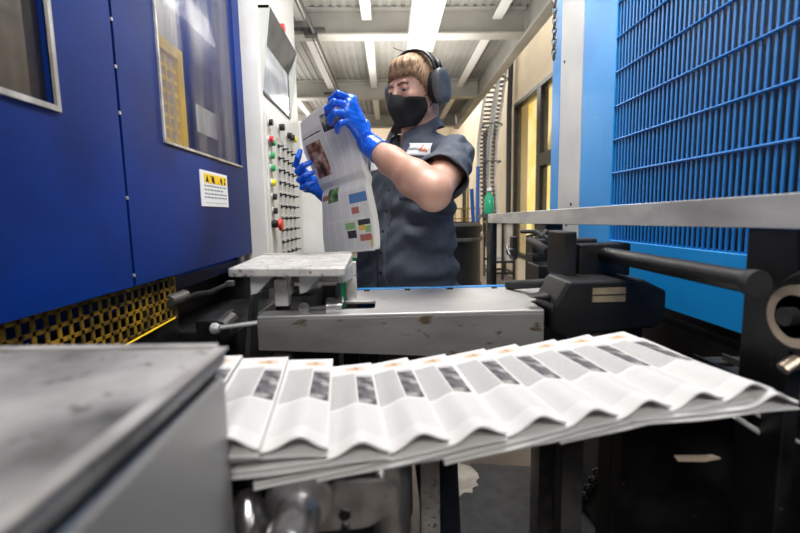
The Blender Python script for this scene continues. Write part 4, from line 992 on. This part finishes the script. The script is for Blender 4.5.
# back leaves of the folded paper give it thickness
off_v = len(nw.v)
for lay, of in ((1, -.0025), (2, -.006)):
    v2 = [sheet(min(1.0 + .012 * lay, i / 20 * (1 + .012 * lay)), j / 40 * .995, of - .004 * (i / 20) * lay * (j / 40)) for j in range(41) for i in range(21)]
    f2 = [(j * 21 + i, j * 21 + i + 1, (j + 1) * 21 + i + 1, (j + 1) * 21 + i) for j in range(40) for i in range(20)]
    nw.add(v2, f2, 0)
news = nw.build('newspaper', mats, smooth='all', fix=False)
uvl = news.data.uv_layers.new(name='UVMap')
for p in news.data.polygons:
    for li in p.loop_indices:
        vi = news.data.loops[li].vertex_index
        if vi < off_v: uvl.data[li].uv = ((vi % (nu + 1)) / nu * WN, (1 - (vi // (nu + 1)) / nv) * HN)
sd = news.modifiers.new('thick', 'SOLIDIFY'); sd.thickness = .0006; sd.offset = 0
tag(news, 'open printed newspaper held up in blue gloved hands', 'newspaper')

# ================================================================== GLOVES
def hand(name, wr, fo, palm, digits, thumb, label=None):
    pts = [wr] + palm + [p for d_ in digits for p in d_] + thumb
    lo = np.min(pts, 0) - .05; hi = np.max(pts, 0) + .05
    G = Field(lo, hi, .0021)
    fo = fo / np.linalg.norm(fo)
    G.chain([wr - fo * .045, wr - fo * .01, wr + fo * .012], [.034, .0305, .030], .008)
    mc = [d_[0] for d_ in digits]
    for m_ in mc: G.cap(wr + fo * .01 + (m_ - wr) * .15, m_, .0165, .0125, .014)
    for i in range(3): G.cap(mc[i], mc[i + 1], .0115, .0115, .010)
    G.cap((mc[0] + mc[1]) / 2, wr * .4 + (mc[0] + mc[1]) * .3, .013, .016, .012)
    for d_, r in zip(digits, (.0098, .0100, .0096, .0086)): G.chain(d_, [r * 1.12, r, r * .93, r * .84], .0035)
    G.chain([wr + fo * .02] + thumb, [.019, .0145, .0115, .0098], .008)
    def wr_(d, x, y, z):
        t = (x - wr[0]) * fo[0] + (y - wr[1]) * fo[1] + (z - wr[2]) * fo[2]
        d = d + .0011 * np.sin(t * 520) * np.exp(-((t + .005) / .022) ** 2) + .0006 * np.sin(x * 260 + z * 310) * np.sin(y * 240 - z * 180)
        return np.maximum(d, -.042 - t)
    G.fn(wr_)
    o, _, _ = sdf_obj(name, G, ['glove'], man)
    if label: o['label'] = label
    r0 = wr - fo * .041; a = Vector(fo).orthogonal().normalized(); b = Vector(fo).cross(a)
    MB().tube([Vector(r0) + (a * math.cos(t) + b * math.sin(t)) * .0338 for t in [2 * math.pi * k / 24 for k in range(25)]], .0018, 6, caps=False).build('glove_cuff', 'glove', o, smooth='all')
A = lambda *p: np.array(p)
hand('glove', wrL, wrL - elL, [],
     [[A(-.093, 1.262, 1.598), A(-.128, 1.235, 1.606), A(-.147, 1.250, 1.596), A(-.156, 1.272, 1.585)],
      [A(-.103, 1.250, 1.580), A(-.138, 1.228, 1.583), A(-.158, 1.245, 1.570), A(-.163, 1.270, 1.560)],
      [A(-.106, 1.246, 1.558), A(-.135, 1.226, 1.556), A(-.152, 1.243, 1.545), A(-.155, 1.268, 1.537)],
      [A(-.100, 1.250, 1.537), A(-.122, 1.232, 1.530), A(-.134, 1.246, 1.520), A(-.137, 1.266, 1.514)]],
     [A(-.062, 1.318, 1.540), A(-.088, 1.325, 1.570), A(-.120, 1.322, 1.580)])
hand('glove', wrR, wrR - elR, [],
     [[A(-.278, 1.492, 1.430), A(-.292, 1.452, 1.446), A(-.281, 1.432, 1.466), A(-.274, 1.436, 1.486)],
      [A(-.280, 1.497, 1.412), A(-.288, 1.450, 1.424), A(-.265, 1.430, 1.440), A(-.244, 1.436, 1.450)],
      [A(-.278, 1.502, 1.392), A(-.284, 1.452, 1.398), A(-.260, 1.432, 1.410), A(-.238, 1.438, 1.418)],
      [A(-.272, 1.506, 1.374), A(-.277, 1.456, 1.374), A(-.255, 1.436, 1.382), A(-.236, 1.440, 1.388)]],
     [A(-.222, 1.535, 1.410), A(-.222, 1.512, 1.438), A(-.212, 1.500, 1.462)])
# ================================================================== NEWSPAPER STREAM
W_, L_, PITCH = .285, .205, .0655
def paper_mesh():
    nu, nv = 80, 40; vs = []; fs = []; ms = []; uvl = []
    for part in (0, 1):        # 0: lower leaves lying flat, 1: upper leaves arching up at the fold
        off = len(vs); t0 = .0028
        th = lambda v: (.0026 + .0012 * math.exp(-(v / .03) ** 2) if part else t0)
        def zc(u, v):
            fr = max(0, 1 - v / W_)
            arch = (.0150 * math.exp(-((u - .030) / .0195) ** 2) * fr ** 1.2 if part else 0)
            return .100 * (L_ - u) + (t0 + .0002 if part else 0) + arch + .0015 * math.sin(v * 26 + 1) * fr * part
        prof = [('s', -math.pi / 2 + math.pi * k / 6) for k in range(7)]
        prof += [('t', (j / nv) ** 1.2 * W_) for j in range(1, nv + 1)]
        prof += [('b', (j / nv) ** 1.2 * W_) for j in range(nv, 0, -4)]
        n = len(prof)
        for i in range(nu + 1):
            u = L_ * (i / nu) ** 1.4; y0 = 0 if part else -.003 + .002 * math.sin(u * 40)
            for kd, q in prof:
                if kd == 's': t = th(0) / 2; y = y0 - t * math.cos(q) * 1.3; z = zc(u, 0) + t + t * math.sin(q)
                elif kd == 't': y = q; z = zc(u, q) + th(q)
                else: y = q; z = zc(u, q)
                vs.append((-u, y, z)); uvl.append((u, y))
        for i in range(nu):
            for k in range(n):
                a = off + i * n + k; b = off + i * n + (k + 1) % n; fs.append((a, b, b + n, a + n))
                u = (uvl[a][0] + uvl[a + n][0]) / 2; y = (uvl[a][1] + uvl[b][1]) / 2; kd = prof[k][0]; m = 0
                if kd == 't' and part:
                    if .248 < y < .268 and .012 < u < .042: m = 2
                    elif .120 < y < .215 and .003 < u < .028: m = 1
                    elif .118 < y < .238 and .030 < u < .0655: m = 4
                    elif .218 < y < .228 and .004 < u < .028: m = 4
                    elif .022 < y < .108 and .003 < u < .062: m = 3
                ms.append(m)
        fs += [tuple(range(off, off + n))[::-1], tuple(range(off + nu * n, off + nu * n + n))]; ms += [0, 0]
    me = bpy.data.meshes.new('newspaper'); me.from_pydata(vs, [], fs)
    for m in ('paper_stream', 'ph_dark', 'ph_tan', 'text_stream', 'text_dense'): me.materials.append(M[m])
    me.polygons.foreach_set('material_index', ms); me.polygons.foreach_set('use_smooth', [True] * len(fs))
    l = me.uv_layers.new(name='UVMap')
    for lp in me.loops: l.data[lp.index].uv = uvl[lp.vertex_index]
    import bmesh
    b = bmesh.new(); b.from_mesh(me); bmesh.ops.recalc_face_normals(b, faces=b.faces); b.to_mesh(me); b.free()
    me.set_sharp_from_angle(angle=R(50)); return me
pm_ = paper_mesh()
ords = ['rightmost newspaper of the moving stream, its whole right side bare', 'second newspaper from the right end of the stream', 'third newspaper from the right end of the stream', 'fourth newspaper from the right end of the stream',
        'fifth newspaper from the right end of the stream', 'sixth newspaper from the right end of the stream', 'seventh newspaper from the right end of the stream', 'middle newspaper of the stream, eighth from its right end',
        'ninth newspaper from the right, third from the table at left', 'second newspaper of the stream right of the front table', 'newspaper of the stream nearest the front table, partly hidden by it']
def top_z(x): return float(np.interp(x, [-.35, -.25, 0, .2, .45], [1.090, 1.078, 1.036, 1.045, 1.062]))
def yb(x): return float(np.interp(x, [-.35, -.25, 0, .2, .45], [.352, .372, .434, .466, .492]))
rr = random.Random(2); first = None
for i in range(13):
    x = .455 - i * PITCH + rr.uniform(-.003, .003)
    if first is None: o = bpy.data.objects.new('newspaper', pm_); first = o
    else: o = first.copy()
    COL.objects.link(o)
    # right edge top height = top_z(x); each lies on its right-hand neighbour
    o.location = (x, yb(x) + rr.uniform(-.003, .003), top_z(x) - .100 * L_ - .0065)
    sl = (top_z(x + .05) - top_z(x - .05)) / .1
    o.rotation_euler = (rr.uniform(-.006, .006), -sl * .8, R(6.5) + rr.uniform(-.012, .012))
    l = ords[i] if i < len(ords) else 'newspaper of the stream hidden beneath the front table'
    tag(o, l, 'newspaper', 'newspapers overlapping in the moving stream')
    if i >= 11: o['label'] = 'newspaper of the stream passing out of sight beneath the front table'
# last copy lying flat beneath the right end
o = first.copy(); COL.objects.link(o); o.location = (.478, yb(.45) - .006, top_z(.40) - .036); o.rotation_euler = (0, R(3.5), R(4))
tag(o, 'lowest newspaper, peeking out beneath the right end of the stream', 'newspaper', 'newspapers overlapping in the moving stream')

# ================================================================== CAMERA, WORLD, COLOUR
cam = bpy.data.cameras.new('camera'); co = bpy.data.objects.new('camera', cam); COL.objects.link(co)
F_, CX_, CY_ = 440., 400., 266.5
d = Vector(((388 - CX_) / F_, -(215 - CY_) / F_, -1)).normalized(); u = -Vector(((465 - CX_) / F_, -(3780 - CY_) / F_, -1)).normalized()
u = (u - d * u.dot(d)).normalized(); r_ = d.cross(u)
co.matrix_world = Matrix.Translation((0, 0, 1.28)) @ Matrix((r_, d, u)).to_4x4()
cam.sensor_width = 36; cam.lens = F_ * 36 / 800; cam.clip_start = .02
cam.dof.use_dof = True; cam.dof.focus_distance = 1.50; cam.dof.aperture_fstop = 3.2
w = bpy.data.worlds.new('world'); bpy.context.scene.world = w; w.use_nodes = True
w.node_tree.nodes['Background'].inputs[0].default_value = (.8, .85, 1, 1); w.node_tree.nodes['Background'].inputs[1].default_value = .1
sc = bpy.context.scene; sc.camera = co
sc.view_settings.view_transform = 'Standard'; sc.view_settings.look = 'None'; sc.view_settings.gamma = 1; sc.view_settings.use_curve_mapping = False
sc.view_settings.exposure = .55
